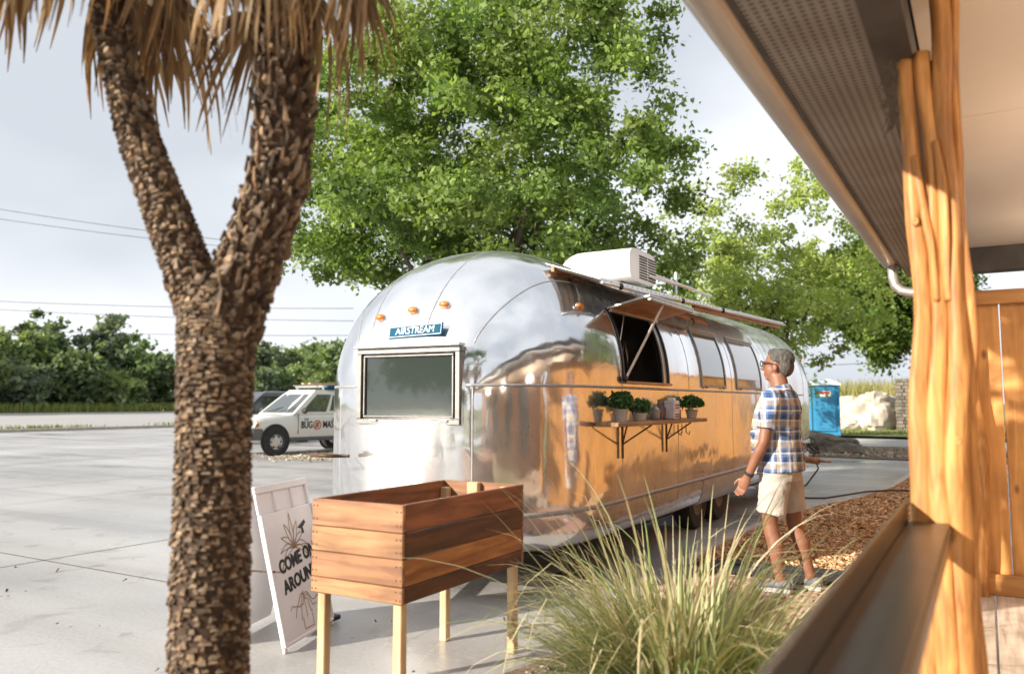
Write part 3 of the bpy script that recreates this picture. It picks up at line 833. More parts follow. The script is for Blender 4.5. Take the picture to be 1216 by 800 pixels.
# bundle of cedar trunks that makes the porch post
def stem(b, path, radii, n=14, lob=0.10, seed=0, sub=48):
    rn = random.Random(seed)
    P_ = [V(*p) for p in path]; rings = []; ph = rn.uniform(0, 6)
    fr = [i / (len(P_) - 1) for i in range(len(P_))]
    for i in range(sub + 1):
        t = i / sub
        x = [np.interp(t, fr, [p[k] for p in P_]) for k in range(3)]
        # smooth the polyline
        x2 = [np.mean([np.interp(min(max(t + d, 0), 1), fr, [p[k] for p in P_]) for d in (-.06, -.03, 0, .03, .06)]) for k in range(3)]
        c = V(*x2); c.z = x[2]
        c.x += .007 * math.sin(c.z * 5.2 + ph * 3) + .004 * math.sin(c.z * 11 + ph); c.y += .006 * math.sin(c.z * 4.1 + ph * 5)
        r = np.interp(t, fr, radii)
        rg_ = []
        for j in range(n):
            th = 2 * math.pi * j / n
            k = 1 + lob * math.sin(2 * th + ph + 1.1 * t) + lob * 0.6 * math.sin(3 * th + 2 * ph - 1.4 * t)
            k += 0.22 * noise.noise(V(math.cos(th) * 1.8 + ph, math.sin(th) * 1.8, c.z * 1.8)) + 0.16 * noise.noise(V(math.cos(th) * 5 + ph, math.sin(th) * 5, c.z * 2.5))
            rg_.append(c + V(math.cos(th), math.sin(th), 0) * (r * k))
        rings.append(rg_)
    b.loft(rings)
post = thing('cedar_post', 'thick porch post made of twisted peeled cedar trunks', 'post', (-0.11, 2.98, 0))
stems = [
    ([(-0.090, -0.02, 0.2), (-0.088, -0.02, 0.9), (-0.076, -0.02, 1.3), (-0.067, -0.02, 1.7), (-0.071, -0.02, 2.0), (-0.080, -0.015, 2.35), (-0.072, -0.01, 2.60)], [.031, .031, .030, .026, .029, .023, .021]),
    ([(-0.038, -0.035, 0.2), (-0.036, -0.035, 0.9), (-0.026, -0.03, 1.3), (-0.016, -0.03, 1.6), (-0.024, -0.025, 1.9), (-0.012, -0.02, 2.2), (-0.026, -0.01, 2.60)], [.033, .033, .028, .022, .021, .023, .024]),
    ([(0.012, -0.01, 0.2), (0.016, -0.015, 0.9), (0.022, -0.015, 1.3), (0.036, -0.01, 1.7), (0.036, -0.01, 2.1), (0.033, -0.01, 2.4), (0.026, -0.01, 2.825)], [.044, .044, .042, .036, .032, .034, .036]),
    ([(-0.03, 0.04, 0.2), (-0.03, 0.04, 1.2), (-0.02, 0.045, 1.7), (-0.01, 0.04, 2.58)], [.05, .046, .026, .022]),
    ([(0.050, 0.02, 0.2), (0.054, 0.02, 0.8), (0.066, 0.01, 1.4), (0.070, 0.01, 1.9), (0.066, 0.02, 2.3), (0.062, 0.02, 2.825)], [.020, .020, .018, .017, .016, .016]),
    ([(-0.066, -0.042, 2.24), (-0.048, -0.048, 2.10), (-0.030, -0.048, 1.95), (-0.024, -0.045, 1.75)], [.009, .012, .013, .009]),
    ([(-0.008, -0.040, 2.28), (0.010, -0.046, 2.12), (0.022, -0.044, 1.95), (0.026, -0.040, 1.75)], [.010, .015, .017, .012]),
]
for i, (p_, r_) in enumerate(stems):
    b = MB(); stem(b, p_, r_, seed=i + 3); b.build('stem', 'bark' if i == 3 else 'post', post, True)  # rear stem coloured dark to stand in for shade in the gaps
b = MB()
for q in range(40):
    rn = random.Random(q); z = rn.uniform(2.35, 2.56); x0 = -0.115 + rn.uniform(-.012, .012)
    b.tube([(x0, -0.03, z), (x0 - rn.uniform(0, .05), -0.05, z + rn.uniform(-.08, .04))], [.004, .001], 4)
b.build('bark_shreds', 'bark', post)
for (x, y, z, r_) in ((-0.066, -0.046, 2.02, .011), (0.03, -0.054, 1.30, .010)):
    b = MB(); b.lathe([(r_ * 1.5, 0), (r_, .012), (r_ * .55, .008), (.001, .004)], 12, axis='y'); b.build('knot', 'post', post, True, loc=(x, y, z), rot=(0, 0, math.pi)).scale = (.7, .7, 1.1)

pole = thing('cedar_pole', 'slim crooked cedar pole with cut knots at the fence corner', 'post', (-0.075, 5.50, 0))
b = MB(); stem(b, [(0.01, 0, 0.2), (0, 0, .7), (0.025, 0, 1.1), (-.01, 0, 1.45), (-.015, 0, 1.8), (0, 0, 2.13)], [.05, .045, .05, .05, .042, .038], seed=21); b.build('stem', 'post', pole, True)
b = MB(); b.tube([(0, -.03, 1.42), (.0, -.06, 1.47)], [.025, .02], 10); b.build('knot', 'bark', pole, True)

# ------------------------------------------------------------------ the aluminium trailer
TX, TY = -3.75, 4.65
TL, RT, HW, Z0, ZT = 10.8, 1.55, 1.15, 1.42, 2.75
NP = 2.85
def prof(z):
    if z <= Z0:
        if z >= 0.80: return HW, 0.0
        s = min((0.80 - z) / 0.46, 1.0)
        k = 1 - (1 - s ** 2.4) ** (1 / 2.4) if s < 1 else 1.0
        return HW - 0.13 * k, 0.20 * k
    s = max(0.0, (z - 1.58) / (ZT - 1.58)); s1 = (z - Z0) / (ZT - Z0)
    ww = HW * max(1 - s ** 2.2, 0) ** (1 / 2.2)
    ee = 1.36 * (1 - max(1 - s1 ** 1.95, 0) ** (1 / 1.95))
    return max(ww, 0.012), ee
def half_w(y, z):
    ww, ee = prof(z); y = min(y, TL - y)
    if y >= RT: return ww
    c = 1 - (y - ee) / (RT - ee)
    return ww * max(1 - c ** NP, 0) ** (1 / NP) if c < 1 else 0.0
def y_front(x, z):
    ww, ee = prof(z)
    return ee + (RT - ee) * (1 - max(1 - abs(x / ww) ** NP, 0) ** (1 / NP))

tr = thing('food_trailer', 'polished riveted aluminium travel trailer used as a food truck', 'trailer', (TX, TY, 0))
OPEN = (1.58, 2.68, 1.60, 2.20)                     # serving opening: y0, y1, z0, z1
zs = [0.34, 0.352, 0.375, 0.42, 0.48, 0.58, 0.69, 0.80, 0.95, 1.1, 1.25, 1.295, 1.40, 1.45, 1.52, 1.60, 1.70, 1.79, 1.83, 1.9, 2.0, 2.1, 2.20, 2.29, 2.37, 2.45, 2.52, 2.56, 2.60, 2.635, 2.665, 2.69, 2.71, 2.725, 2.737, 2.745, 2.75]
ys = sorted(set([RT, OPEN[0], OPEN[1], TL - RT] + [round(RT + (TL - 2 * RT) * i / 26, 3) for i in range(1, 26)]))
NC = 56
rings = []
for z in zs:
    ww, ee = prof(z); rg_ = []
    def cap(i):
        ph = -math.pi / 2 + math.pi * i / NC
        sx = math.copysign(abs(math.sin(ph)) ** (2 / NP), math.sin(ph)); cy_ = abs(math.cos(ph)) ** (2 / NP)
        return ww * sx, ee + (RT - ee) * (1 - cy_)
    for i in range(NC + 1): x, y = cap(i); rg_.append(V(x, y, z))
    for y in ys[1:-1]: rg_.append(V(ww, y, z))
    for i in range(NC, -1, -1): x, y = cap(i); rg_.append(V(x, TL - y, z))
    for y in ys[-2:0:-1]: rg_.append(V(-ww, y, z))
    rings.append(rg_)
n = len(rings[0]); sh = MB()
sh.v = [tuple(p) for r in rings for p in r]
for i in range(len(rings) - 1):
    for j in range(n):
        k = (j + 1) % n
        a, b_ = rings[i][j], rings[i][k]
        if a.x > 0.9 and b_.x > 0.9 and OPEN[2] - 1e-4 <= zs[i] and zs[i + 1] <= OPEN[3] + 1e-4 and min(a.y, b_.y) >= OPEN[0] - 1e-4 and max(a.y, b_.y) <= OPEN[1] + 1e-4: continue
        if max(a.y, b_.y) < 0.2 and 1.29 <= zs[i] and zs[i + 1] <= 1.795 and min(a.x, b_.x) > -0.35 and max(a.x, b_.x) < 0.54: continue
        sh.f.append((i * n + j, i * n + k, (i + 1) * n + k, (i + 1) * n + j))
sh.f.append(tuple(range(n))[::-1])
bt = (len(rings) - 1) * n
for j in range(n // 2):                                # close the ridge
    k0, k1 = j, (j + 1); q0, q1 = (NC - j) % n, (NC - j - 1) % n
ctr = len(sh.v); sh.v.append((0, TL / 2, ZT))
for j in range(n): sh.f.append((bt + j, bt + (j + 1) % n, ctr))
shell = sh.build('shell', 'alu', tr, True, fix=True)

def strip(b, path, nrm, wdt, th):
    """flat proud band along a path on the skin"""
    rings = []
    for i, p in enumerate(path):
        t = (path[min(i + 1, len(path) - 1)] - path[max(i - 1, 0)]).normalized()
        n_ = nrm[i]; s_ = n_.cross(t).normalized() * (wdt / 2)
        rings.append([p - s_ - n_ * 0.004, p - s_ + n_ * th, p + s_ + n_ * th, p + s_ - n_ * 0.004])
    b.loft(rings)
def surf_n(x, y, z):
    """outward normal by finite differences of the level sets"""
    def g_(x, y, z):
        ww, ee = prof(z); yy = min(y, TL - y)
        c = max(0.0, 1 - (yy - ee) / (RT - ee)) if yy < RT else 0.0
        return abs(x / ww) ** NP + c ** NP
    h = 1e-3
    v = V(g_(x + h, y, z) - g_(x - h, y, z), g_(x, y + h, z) - g_(x, y - h, z), g_(x, y, z + h) - g_(x, y, z - h))
    return v.normalized()
rivets = []
WX0, WX1, WZ0, WZ1 = -0.36, 0.55, 1.262, 1.825
def seam(pathfn, m=48, wdt=0.022, th=0.0025, riv=0.05):
    wdt *= .7; th *= .5
    P_ = [V(*pathfn(i / m)) for i in range(m + 1)]
    N_ = [surf_n(*p) for p in P_]
    b = MB(); strip(b, P_, N_, wdt, th); b.build('seam', 'seam', tr, True)
    acc = 0
    for i in range(m):
        d = (P_[i + 1] - P_[i]).length; k = 0
        while acc < d:
            t = acc / d; p = P_[i].lerp(P_[i + 1], t); nn = N_[i].lerp(N_[i + 1], t).normalized()
            rivets.append((p + nn * th, nn)); acc += riv
        acc -= d
def around(z, x0, x1, side):                           # horizontal seam: front from x0 to x1, then on down the right side
    ww, ee = prof(z)
    def s2x(x): return math.copysign(math.asin(min(1, abs(x / ww) ** (NP / 2))), x)
    p0, p1 = s2x(x0), s2x(x1); k = .30 if side else 1.0
    def f(t):
        if t <= k:
            ph = p0 + (p1 - p0) * t / k
            sx = math.copysign(abs(math.sin(ph)) ** (2 / NP), math.sin(ph)); cy_ = abs(math.cos(ph)) ** (2 / NP)
            return (ww * sx * .99999, ee + (RT - ee) * (1 - cy_), z)
        return (ww, RT + (TL - 2 * RT) * (t - k) / (1 - k), z)
    return f
seam(around(1.545, WX1 + .02, HW, True), 90, 0.03, 0.004)
seam(around(1.545, -HW, WX0 - .02, False), 24, 0.03, 0.004)
seam(around(0.62, -HW, HW, True), 110, 0.05, 0.006, 0.09)
for x in (-0.48, 0.59):                               # dome seams: front window corner, up and back over the shoulder
    def f(t, x=x):
        z = 1.85 + (2.40 - 1.85) * math.sin(t * math.pi / 2) ** 0.9
        ww, ee = prof(z); xx = x + (math.copysign(ww, x) - x) * t ** 1.25
        xx = math.copysign(min(abs(xx), ww * 0.9999), x)
        return (xx, y_front(xx, z), z)
    seam(f, 40, 0.018, 0.002, 0.04)
def f(t):
    z = 1.99 + 0.70 * t; return (0.18, y_front(min(0.18, prof(z)[0] * .99), z), z)
seam(f, 24, 0.014, 0.002, 0.05)
for y in (RT, 2.95, 4.9, 6.85, 8.3, TL - RT):
    def f(t, y=y):
        z = 0.5 + 1.045 * t; return (half_w(y, z), y, z)
    seam(f, 12, 0.018, 0.002)
for y in (RT, 3.3, 4.9, 6.85, TL - RT):
    def f(t, y=y):
        z = 1.56 + 1.13 * t; return (half_w(y, z), y, z)
    seam(f, 24, 0.018, 0.002)
for x in (-0.62, 0.62):
    def f(t, x=x):
        z = 0.55 + 0.99 * t; return (x, y_front(x, z), z)
    seam(f, 12, 0.018, 0.002)
for (xa, xb) in ((-.36, -.62),):
    def f(t, xa=xa, xb=xb):
        z = 1.98 + .62 * t; ww = prof(z)[0]; xx = max(-ww * .99, min(ww * .99, xa + (xb - xa) * t * .4)); return (xx, y_front(xx, z), z)
    seam(f, 24, .014, .002, .05)
for z in (2.45,):
    def f(t): return (prof(2.45)[0], RT + (TL - 2 * RT) * t, 2.45)
    seam(f, 30, 0.018, 0.002)
rb = MB()
for p, nn in rivets:
    a = nn.orthogonal().normalized(); b2 = nn.cross(a); r_ = 0.0048
    ring = [p + a * (r_ * math.cos(t)) + b2 * (r_ * math.sin(t)) for t in (0, 1.05, 2.09, 3.14, 4.19, 5.24)]
    rb.add(ring + [p + nn * 0.0028], [(i, (i + 1) % 6, 6) for i in range(6)])
o = rb.build('rivets', 'seam', tr, True); o['kind'] = 'stuff'

# end window
ew = MB()
def frame_bars(b, x0, x1, z0, z1, y, t, d):
    b.box(((x0 + x1) / 2, y, z0 + t / 2), (x1 - x0, d, t), 0.004); b.box(((x0 + x1) / 2, y, z1 - t / 2), (x1 - x0, d, t), 0.004)
    b.box((x0 + t / 2, y, (z0 + z1) / 2), (t, d, z1 - z0 - 2 * t), 0.004); b.box((x1 - t / 2, y, (z0 + z1) / 2), (t, d, z1 - z0 - 2 * t), 0.004)
frame_bars(ew, WX0, WX1, WZ0, WZ1, 0.055, 0.04, 0.09)
wend = ew.build('end_window', 'frame', tr, loc=(0, 0.0, 0), rot=(0, 0, R(3.2)))
MB().box(((WX0 + WX1) / 2, 0.04, (WZ0 + WZ1) / 2), (WX1 - WX0 - 0.08, 0.012, WZ1 - WZ0 - 0.08)).build('pane', 'glass', wend)
b = MB(); frame_bars(b, WX0 + .055, WX1 - .055, WZ0 + .05, WZ1 - .05, 0.026, 0.016, 0.02); b.build('sash', 'frame', wend)
b = MB(); b.box(((WX0 + WX1) / 2, 0.02, WZ1 + 0.012), (WX1 - WX0 + .03, 0.09, 0.022), 0.006); b.build('drip_cap', 'alu_trim', wend)
for x in (-0.2, 0.1, 0.42):
    b = MB(); b.box((x, 0.003, WZ0 + .028), (0.07, 0.02, 0.012), 0.003); b.build('latch', 'alu_trim', wend)
sp = MB().box((0, 0, 0), (0.50, 0.012, 0.095), 0.003).build('name_plate', 'cyan_sign', tr, loc=(0.105, y_front(0.1, 1.96) - 0.022, 1.955), rot=(R(-12), R(-1.5), 0))
b = MB(); frame_bars(b, -0.242, 0.242, -0.041, 0.041, -0.008, 0.005, 0.004); b.build('border', 'sign_white', sp)
text('lettering', 'AIRSTREAM', 0.072, 'sign_white', sp, (0, -0.0085, 0), (R(90), 0, 0), 0.98, 0.001)
for x, z in ((-0.31, 2.08), (-0.0, 2.12), (0.27, 2.15)):
    yy = y_front(x, z); nn = surf_n(x, yy, z)
    b = MB(); b.ell((0, 0, 0), (0.047, 0.028, 0.024), 14, 8); o = b.build('marker_light', 'amber', tr, True, loc=V(x, yy, z) + nn * 0.012)
    b = MB(); b.ell((0, 0.006, 0), (0.052, 0.016, 0.029), 14, 6); b.build('base', 'alu_trim', o, True)
for y, z in ((1.05, 2.18), (9.95, 2.16)):
    b = MB(); b.ell((0, 0, 0), (0.026, 0.055, 0.03), 14, 8); o = b.build('marker_light', 'amber', tr, True, loc=(half_w(y, z) + 0.012, y, z))
    b = MB(); b.ell((-.008, 0, 0), (0.014, 0.064, 0.037), 14, 6); b.build('base', 'alu_trim', o, True)

# side windows: curved glass that follows the skin
def skin_band(b, y0_, y1_, z0_, z1_, d0, d1, m=10):
    rings = []
    for i in range(m + 1):
        z = z0_ + (z1_ - z0_) * i / m; x = prof(z)[0]; n_ = surf_n(x, (y0_ + y1_) / 2, z)
        rings.append([V(x, y0_, z) + n_ * d0, V(x, y0_, z) + n_ * d1, V(x, y1_, z) + n_ * d1, V(x, y1_, z) + n_ * d0])
    b.loft(rings)
for (y0, y1, g_) in ((3.70, 4.62, 'glass'), (5.10, 6.35, 'glass_grey')):
    z0, z1, t = 1.585, 2.20, .03
    b = MB(); skin_band(b, y0, y1, z0, z0 + t, -.01, .016, 2); o = b.build('side_window', 'frame', tr)
    for args in ((y0, y1, z1 - t, z1), (y0, y0 + t, z0 + t, z1 - t), (y1 - t, y1, z0 + t, z1 - t)):
        b = MB(); skin_band(b, *args, -.01, .016); b.build('frame_bar', 'frame', o)
    b = MB(); skin_band(b, y0 + t, y1 - t, z0 + t, z1 - t, -.004, .006, 16); b.build('pane', g_, o, sharp=40)
    b = MB(); skin_band(b, y0 - .02, y1 + .02, z1, z1 + .018, -.01, .035, 2); b.build('drip_cap', 'alu_trim', o)
    for yy in (y0 + .1, y1 - .16):
        b = MB(); skin_band(b, yy, yy + .06, z0 - .01, z0 + .006, .014, .03, 1); b.build('latch', 'dark_metal', o)

# serving opening: lining, counter and dark kitchen behind it
y0, y1, z0, z1 = OPEN
b = MB(); lo, hi = prof(z0)[0], prof(z1)[0]
def wall_x(z): return prof(z)[0]
for yy in (y0, y1):                                   # curved jambs
    rings = []
    for i in range(9):
        z = z0 + (z1 - z0) * i / 8; x = wall_x(z)
        rings.append([V(x + .012, yy - .016, z), V(x + .012, yy + .016, z), V(x - .09, yy + .016, z), V(x - .09, yy - .016, z)])
    b.loft(rings)
    if yy == y0: of = b.build('serving_window', 'dark_metal', tr); b = MB()
b.build('jamb', 'dark_metal', of)
b = MB(); rings = []
for i in range(9):
    z = z0 + (z1 - z0) * i / 8; x = wall_x(z)
    rings.append([V(x - .005, y1 - .10, z), V(x - .005, y1 - .018, z), V(x - .02, y1 - .018, z), V(x - .02, y1 - .10, z)])
b.loft(rings); b.build('fixed_sash', 'alu_dull', of)
MB().box((lo - .03, (y0 + y1) / 2, z0 - .01), (0.13, y1 - y0 + .04, 0.022), 0.004).build('sill', 'ply', of)
MB().box((hi - .03, (y0 + y1) / 2, z1 + .012), (0.12, y1 - y0 + .04, 0.022), 0.004).build('head', 'dark_metal', of)
b = MB()
outl = [(-prof(z)[0] + .06, z) for z in (.58, 1.4, 1.8, 2.1, 2.35, 2.52)] + [(prof(z)[0] - .06, z) for z in (2.52, 2.35, 2.1, 1.8, 1.4, .58)]
b.prism(outl, 1.45, 1.46, 'y'); b.prism(outl, 4.1, 4.11, 'y')
b.box((-0.92, 2.78, 1.4), (0.02, 2.6, 1.4)); b.box((0., 2.78, 2.53), (1.1, 2.6, 0.02)); b.box((0., 2.78, 0.59), (1.9, 2.6, 0.02))
b.build('interior', 'interior', tr)
MB().box((0.90, 2.78, 1.22), (0.30, 2.5, 0.04), 0.005).build('counter', 'steel', tr)
b = MB(); b.box((-0.55, 2.6, 1.3), (0.5, 1.4, 1.15), 0.02); b.build('cabinet', 'steel', tr)
b = MB(); b.tube([(0.80, 2.35, 1.24), (0.80, 2.35, 1.85), (0.80, 2.45, 2.0), (0.80, 2.52, 1.85), (0.8, 2.52, 1.75)], 0.012, 8); b.build('tap', 'steel', tr, True)

# hatch over the opening and the long awning above it
b = MB(); b.box((0, 0, 0), (0.40, 1.16, 0.022), 0.004); b.box((-.18, 0, -.02), (.03, 1.12, .03), .003); b.box((.18, 0, -.02), (.03, 1.12, .03), .003)
hat = b.build('hatch', 'alu_dull', tr, loc=(hi + 0.20, (y0 + y1) / 2, z1 + 0.06), rot=(0, R(-12), 0))
MB().box((0, 0, -0.0135), (0.33, 1.06, 0.004)).build('lining', 'ply', hat)  # orange sheet stands in for the warm reflection under the metal hatch
b = MB(); b.tube([(lo + .03, y0 - .02, z0 + .02), (hi + .36, y0 + .42, z1 + .10)], [(.018, .010)] * 2, 8, ref=(0, 1, 0)); b.build('strut', 'strut', tr)
b = MB(); b.ell((lo + .03, y0 - .02, z0 + .02), (.02, .03, .03), 10, 6); b.build('strut_bracket', 'dark_metal', tr, True)
b = MB(); b.tube([(hi + .01, y0 + .12, z0 + .05), (hi + .1, y0 + .16, z1 + .06)], .006, 6); b.build('gas_spring', 'alu_trim', tr, True)
# awning sheet: corrugated across, tilting slightly up towards the far end
aw = MB(); ny = 150; A0, A1 = 1.02, 7.55
top, bot = [], []
for i in range(ny + 1):
    t = i / ny; y = A0 + (A1 - A0) * t; c = 0.012 * math.sin(2 * math.pi * (y / 0.11))
    zo, zi = 2.375 + 0.215 * t, 2.535 + 0.20 * t
    xo, xi = 1.20 + 0.02 * t, 0.72
    top.append((V(xi, y, zi + c), V(xo, y, zo + c))); bot.append((V(xi, y, zi + c - .006), V(xo, y, zo + c - .006)))
aw.loft([[a[0], a[1], b_[1], b_[0]] for a, b_ in zip(top, bot)])
awn = aw.build('awning', 'alu_dull', tr)
b = MB()
b.tube([(1.215, A0, 2.352), (1.225, A1, 2.565)], [(.022, .016)] * 2, 8); b.build('front_rail', 'alu_trim', awn, True)
b = MB(); b.box((0, 0, 0), (.03, (A1 - A0), .045), .003); b.build('back_rail', 'ply', awn, loc=(0.78, (A0 + A1) / 2, 2.60), rot=(R(1.85), 0, 0))
b = MB(); b.box((0, 0, 0), (.035, (A1 - A0) * .62, .06), .003); b.build('fascia_board', 'ply', awn, loc=(1.165, A0 + (A1 - A0) * .68, 2.475), rot=(R(1.88), 0, 0))
for i in range(9):
    t = (i + .5) / 9; y = A0 + (A1 - A0) * t
    b = MB(); b.tube([(0.74, y, 2.50 + .2 * t), (1.21, y, 2.345 + .215 * t)], [(.014, .012)] * 2, 6); b.build('rafter', 'alu_trim', awn)
for i, y in enumerate((1.35, 2.9, 4.3)):
    b = MB(); b.ell((1.235, y, 2.35 + .215 * (y - A0) / (A1 - A0)), (.022, .03, .03), 8, 6); b.build('bracket', 'dark_metal', awn, True)
# wooden board hanging under the awning past the opening
MB().box((0, 0, 0), (.03, 1.75, .085), .004).build('hanging_board', 'ply', awn, loc=(1.06, 3.25, 2.335), rot=(R(-2.0), R(-35), 0))
b = MB(); b.tube([(1.1 + .035 * math.cos(t), 3.55, 2.27 + .035 * math.sin(t)) for t in np.linspace(0, 6.28, 13)], .008, 6); b.build('ring_hook', 'black', awn, True)
# roof rack rails behind the air conditioner
b = MB()
for (p, q_) in (((0.30, 3.55, 2.98), (0.72, 5.6, 2.80)), ((0.45, 3.4, 2.86), (0.95, 4.1, 2.70)), ((0.30, 3.55, 2.98), (0.30, 3.55, 2.80)), ((0.72, 4.2, 2.92), (0.72, 4.2, 2.66))):
    b.tube([p, q_], .016, 6)
b.build('roof_rack', 'alu_trim', tr)

# air conditioner: rounded shroud with a louvred end
ac = MB(); rings = []
for i in range(15):
    t = i / 14; x = -0.40 + 0.84 * t
    hh = 0.34 * (1 - max(0, (0.35 - t) / 0.35) ** 2.2 * 0.62); yy = 0.36 * (1 - max(0, (0.3 - t) / 0.3) ** 2 * 0.25)
    r_ = []
    for j in range(20):
        th = 2 * math.pi * j / 20
        cx = math.copysign(abs(math.cos(th)) ** 0.45, math.cos(th)); sz = math.copysign(abs(math.sin(th)) ** 0.45, math.sin(th))
        r_.append(V(x, yy * cx, hh / 2 * (1 + sz)))
    rings.append(r_)
ac.loft(rings)
aco = ac.build('air_conditioner', 'white_plastic', tr, loc=(0.14, 3.45, 2.70), sharp=50)
aco.scale = (1.08, 1.08, 1.05)
for c_, yy in enumerate((-0.1, 0.14)):
    for k in range(9):
        MB().box((0.442, yy + .1, 0.05 + 0.028 * k), (0.008, 0.21, 0.013)).build('louvre', 'black', aco)
MB().box((0.02, 0, -0.02), (0.6, 0.5, 0.05), 0.01).build('gasket', 'black', aco)

# shelf with brackets
SH0, SH1, SZ = 1.0, 3.24, 1.27
shelf = MB().box((HW + 0.105, (SH0 + SH1) / 2, SZ - 0.018), (0.19, SH1 - SH0, 0.034), 0.004).build('shelf', 'shelf', tr)
for y in (1.50, 2.55):
    b = MB(); b.box((HW + .02, y, SZ - .17), (.012, .03, .27), .003)
    b.tube([(HW + .17, y - .27, SZ - .037), (HW + .02, y, SZ - .19)], .007, 6); b.tube([(HW + .17, y + .27, SZ - .037), (HW + .02, y, SZ - .19)], .007, 6)
    b.build('bracket', 'iron', shelf)
for y in (2.88, 3.12):
    b = MB(); b.tube([(HW + .02, y, SZ - .06), (HW + .02, y, SZ - .14), (HW + .05, y, SZ - .165), (HW + .06, y, SZ - .13)], .005, 6); b.build('hook', 'iron', shelf)

# wheel skirt of dull sheet along the lower body
b = MB(); skin_band(b, 3.75, 5.8, .345, .60, .001, .006, 6); b.build('wheel_skirt', 'alu_dull', tr)
# running gear, tongue, cords
for y in (4.35, 5.2):
    b = MB(); b.lathe([(0.2, -.10), (0.33, -.10), (0.35, -.07), (0.35, .07), (0.33, .10), (0.2, .10)], 28, axis='x', cap=False)
    o = b.build('wheel', 'tyre', tr, loc=(HW - 0.36, y, 0.35), sharp=40)
    b = MB(); b.lathe([(0.05, .06), (.19, .085), (.205, .10), (.205, -.05), (.05, -.05)], 24, axis='x'); b.build('rim', 'grey_plastic', o, sharp=40)
b = MB(); b.box((0, 5.4, 0.27), (1.5, 8.6, 0.14), 0.03); b.build('chassis', 'dark_metal', tr)
b = MB(); b.tube([(-0.5, .5, .42), (0, -.75, .40)], .04, 8); b.tube([(0.5, .5, .42), (0, -.75, .40)], .04, 8); b.tube([(0, -.7, .62), (0, -.7, .06)], .03, 10); b.box((0, -.7, .035), (.16, .16, .03), .006); b.build('hitch', 'dark_metal', tr)
b = MB(); b.tube([(-.42, -.02, 1.02), (-.42, -.20, 1.03), (-.62, -.21, 1.03)], .014, 8); b.build('crank_handle', 'iron', tr, True)
for x in (-.8, .8):
    b = MB(); b.tube([(x, 1.3, .4), (x, 1.3, .05)], .03, 8); b.box((x, 1.3, .03), (.2, .2, .03)); b.build('stabiliser', 'dark_metal', tr)
b = MB(); b.tube([(HW - .1, 9.3, .50), (HW + .22, 9.15, .48)], .055, 12); b.tube([(HW + .22, 9.15, .48), (HW + .42, 9.08, .48)], .018, 8); b.build('drain_pipe', 'ply', tr, True)
b = MB(); b.tube([(HW - .06, 9.75, .85), (HW + .1, 9.6, .80), (HW + .16, 9.5, .62), (HW + .1, 9.4, .55), (HW + .2, 9.25, .35), (HW + .05, 9.0, .1), (HW - .1, 8.7, .03)], .014, 6)
for k in range(3): b.tube([(HW + .08 + .09 * math.cos(t + k), 9.5 + .03 * k, .66 + .08 * math.sin(t)) for t in np.linspace(0, 6.28, 15)], .012, 6)
b.build('power_cord', 'hose', tr, True)

# things standing on the shelf and in the window
SX = TX + HW + 0.11
def herb(y, pr, ph, cr_, ch, seed, label, pot='terracotta', dx=0.0, n_leaf=420, size=.03):
    t = thing('potted_herb', label, 'potted plant', (SX + dx, TY + y, SZ + 0.0), 0, 'herbs on the trailer shelf')
    b = MB(); b.lathe([(pr * .72, 0), (pr, ph), (pr * 1.05, ph), (pr * 1.05, ph * .86), (pr * 0.9, ph * .86), (pr * .88, ph * .9)], 18); b.build('pot', pot, t, sharp=40)
    rg = np.random.default_rng(seed); nn = n_leaf
    d = rg.normal(0, 1, (nn, 3)); d /= np.linalg.norm(d, axis=1)[:, None]; d[:, 2] = np.abs(d[:, 2]) * 1.0 - 0.25
    c = np.array([0, 0, ph + ch * 0.32]) + d * (rg.uniform(.35, 1, nn) ** .6)[:, None] * np.array([cr_, cr_, ch * .68])
    c += rg.normal(0, .012, c.shape)
    leafcloud(t, 'foliage', c, size, rg, [(0.05, 0.11, 0.03), (0.07, 0.16, 0.045), (0.035, 0.08, 0.025)])
    b = MB()
    for k in range(7): b.tube([(0, 0, ph * .8), (cr_ * .5 * math.cos(k), cr_ * .5 * math.sin(k), ph + ch * .6)], .003, 4)
    b.build('stems', 'bark', t)
def leafcloud(parent, name, c, size, rg, cols, m='leaf', up=0.3, elong=1.6):
    n = len(c)
    u = rg.normal(0, 1, (n, 3)); u /= np.linalg.norm(u, axis=1)[:, None]
    t = rg.normal(0, 1, (n, 3)); t[:, 2] += up
    t -= u * np.sum(u * t, 1)[:, None]; t /= np.linalg.norm(t, axis=1)[:, None]
    s = np.cross(u, t); sz = size * rg.uniform(.6, 1.3, (n, 1))
    v = np.stack([c - t * sz * elong * .5, c + s * sz * .42 - t * sz * .05, c + t * sz * elong * .5, c - s * sz * .42 - t * sz * .05], 1).reshape(-1, 3)
    q = np.arange(n)[:, None] * 4 + np.arange(4)[None, :]
    col = np.array(cols)[rg.integers(0, len(cols), n)] * rg.uniform(.75, 1.3, (n, 1))
    return link_mesh(name, fast_mesh(name, v, q, np.repeat(col, 4, 0)), m, parent)
herb(1.27, .056, .10, .105, .16, 32, 'tall bushy green herb in a pale grey pot below the serving window strut', n_leaf=520)
herb(1.66, .064, .065, .095, .13, 33, 'round mound of green herb in a low wide bowl on the shelf', n_leaf=600, size=.022)
herb(3.03, .062, .085, .12, .16, 34, 'leafy green herb in a rounded bowl beyond the printed tin', n_leaf=300, size=.036)
t = thing('printed_tin', 'pale printed tin with dark lettering standing on the trailer shelf', 'tin', (SX + .02, TY + 2.40, SZ))
b = MB(); b.box((0, 0, .085), (.10, .15, .17), .010); b.build('body', 'tin', t)
b = MB(); b.box((0, 0, .182), (.06, .06, .025), .006); b.build('cap', 'white_plastic', t)
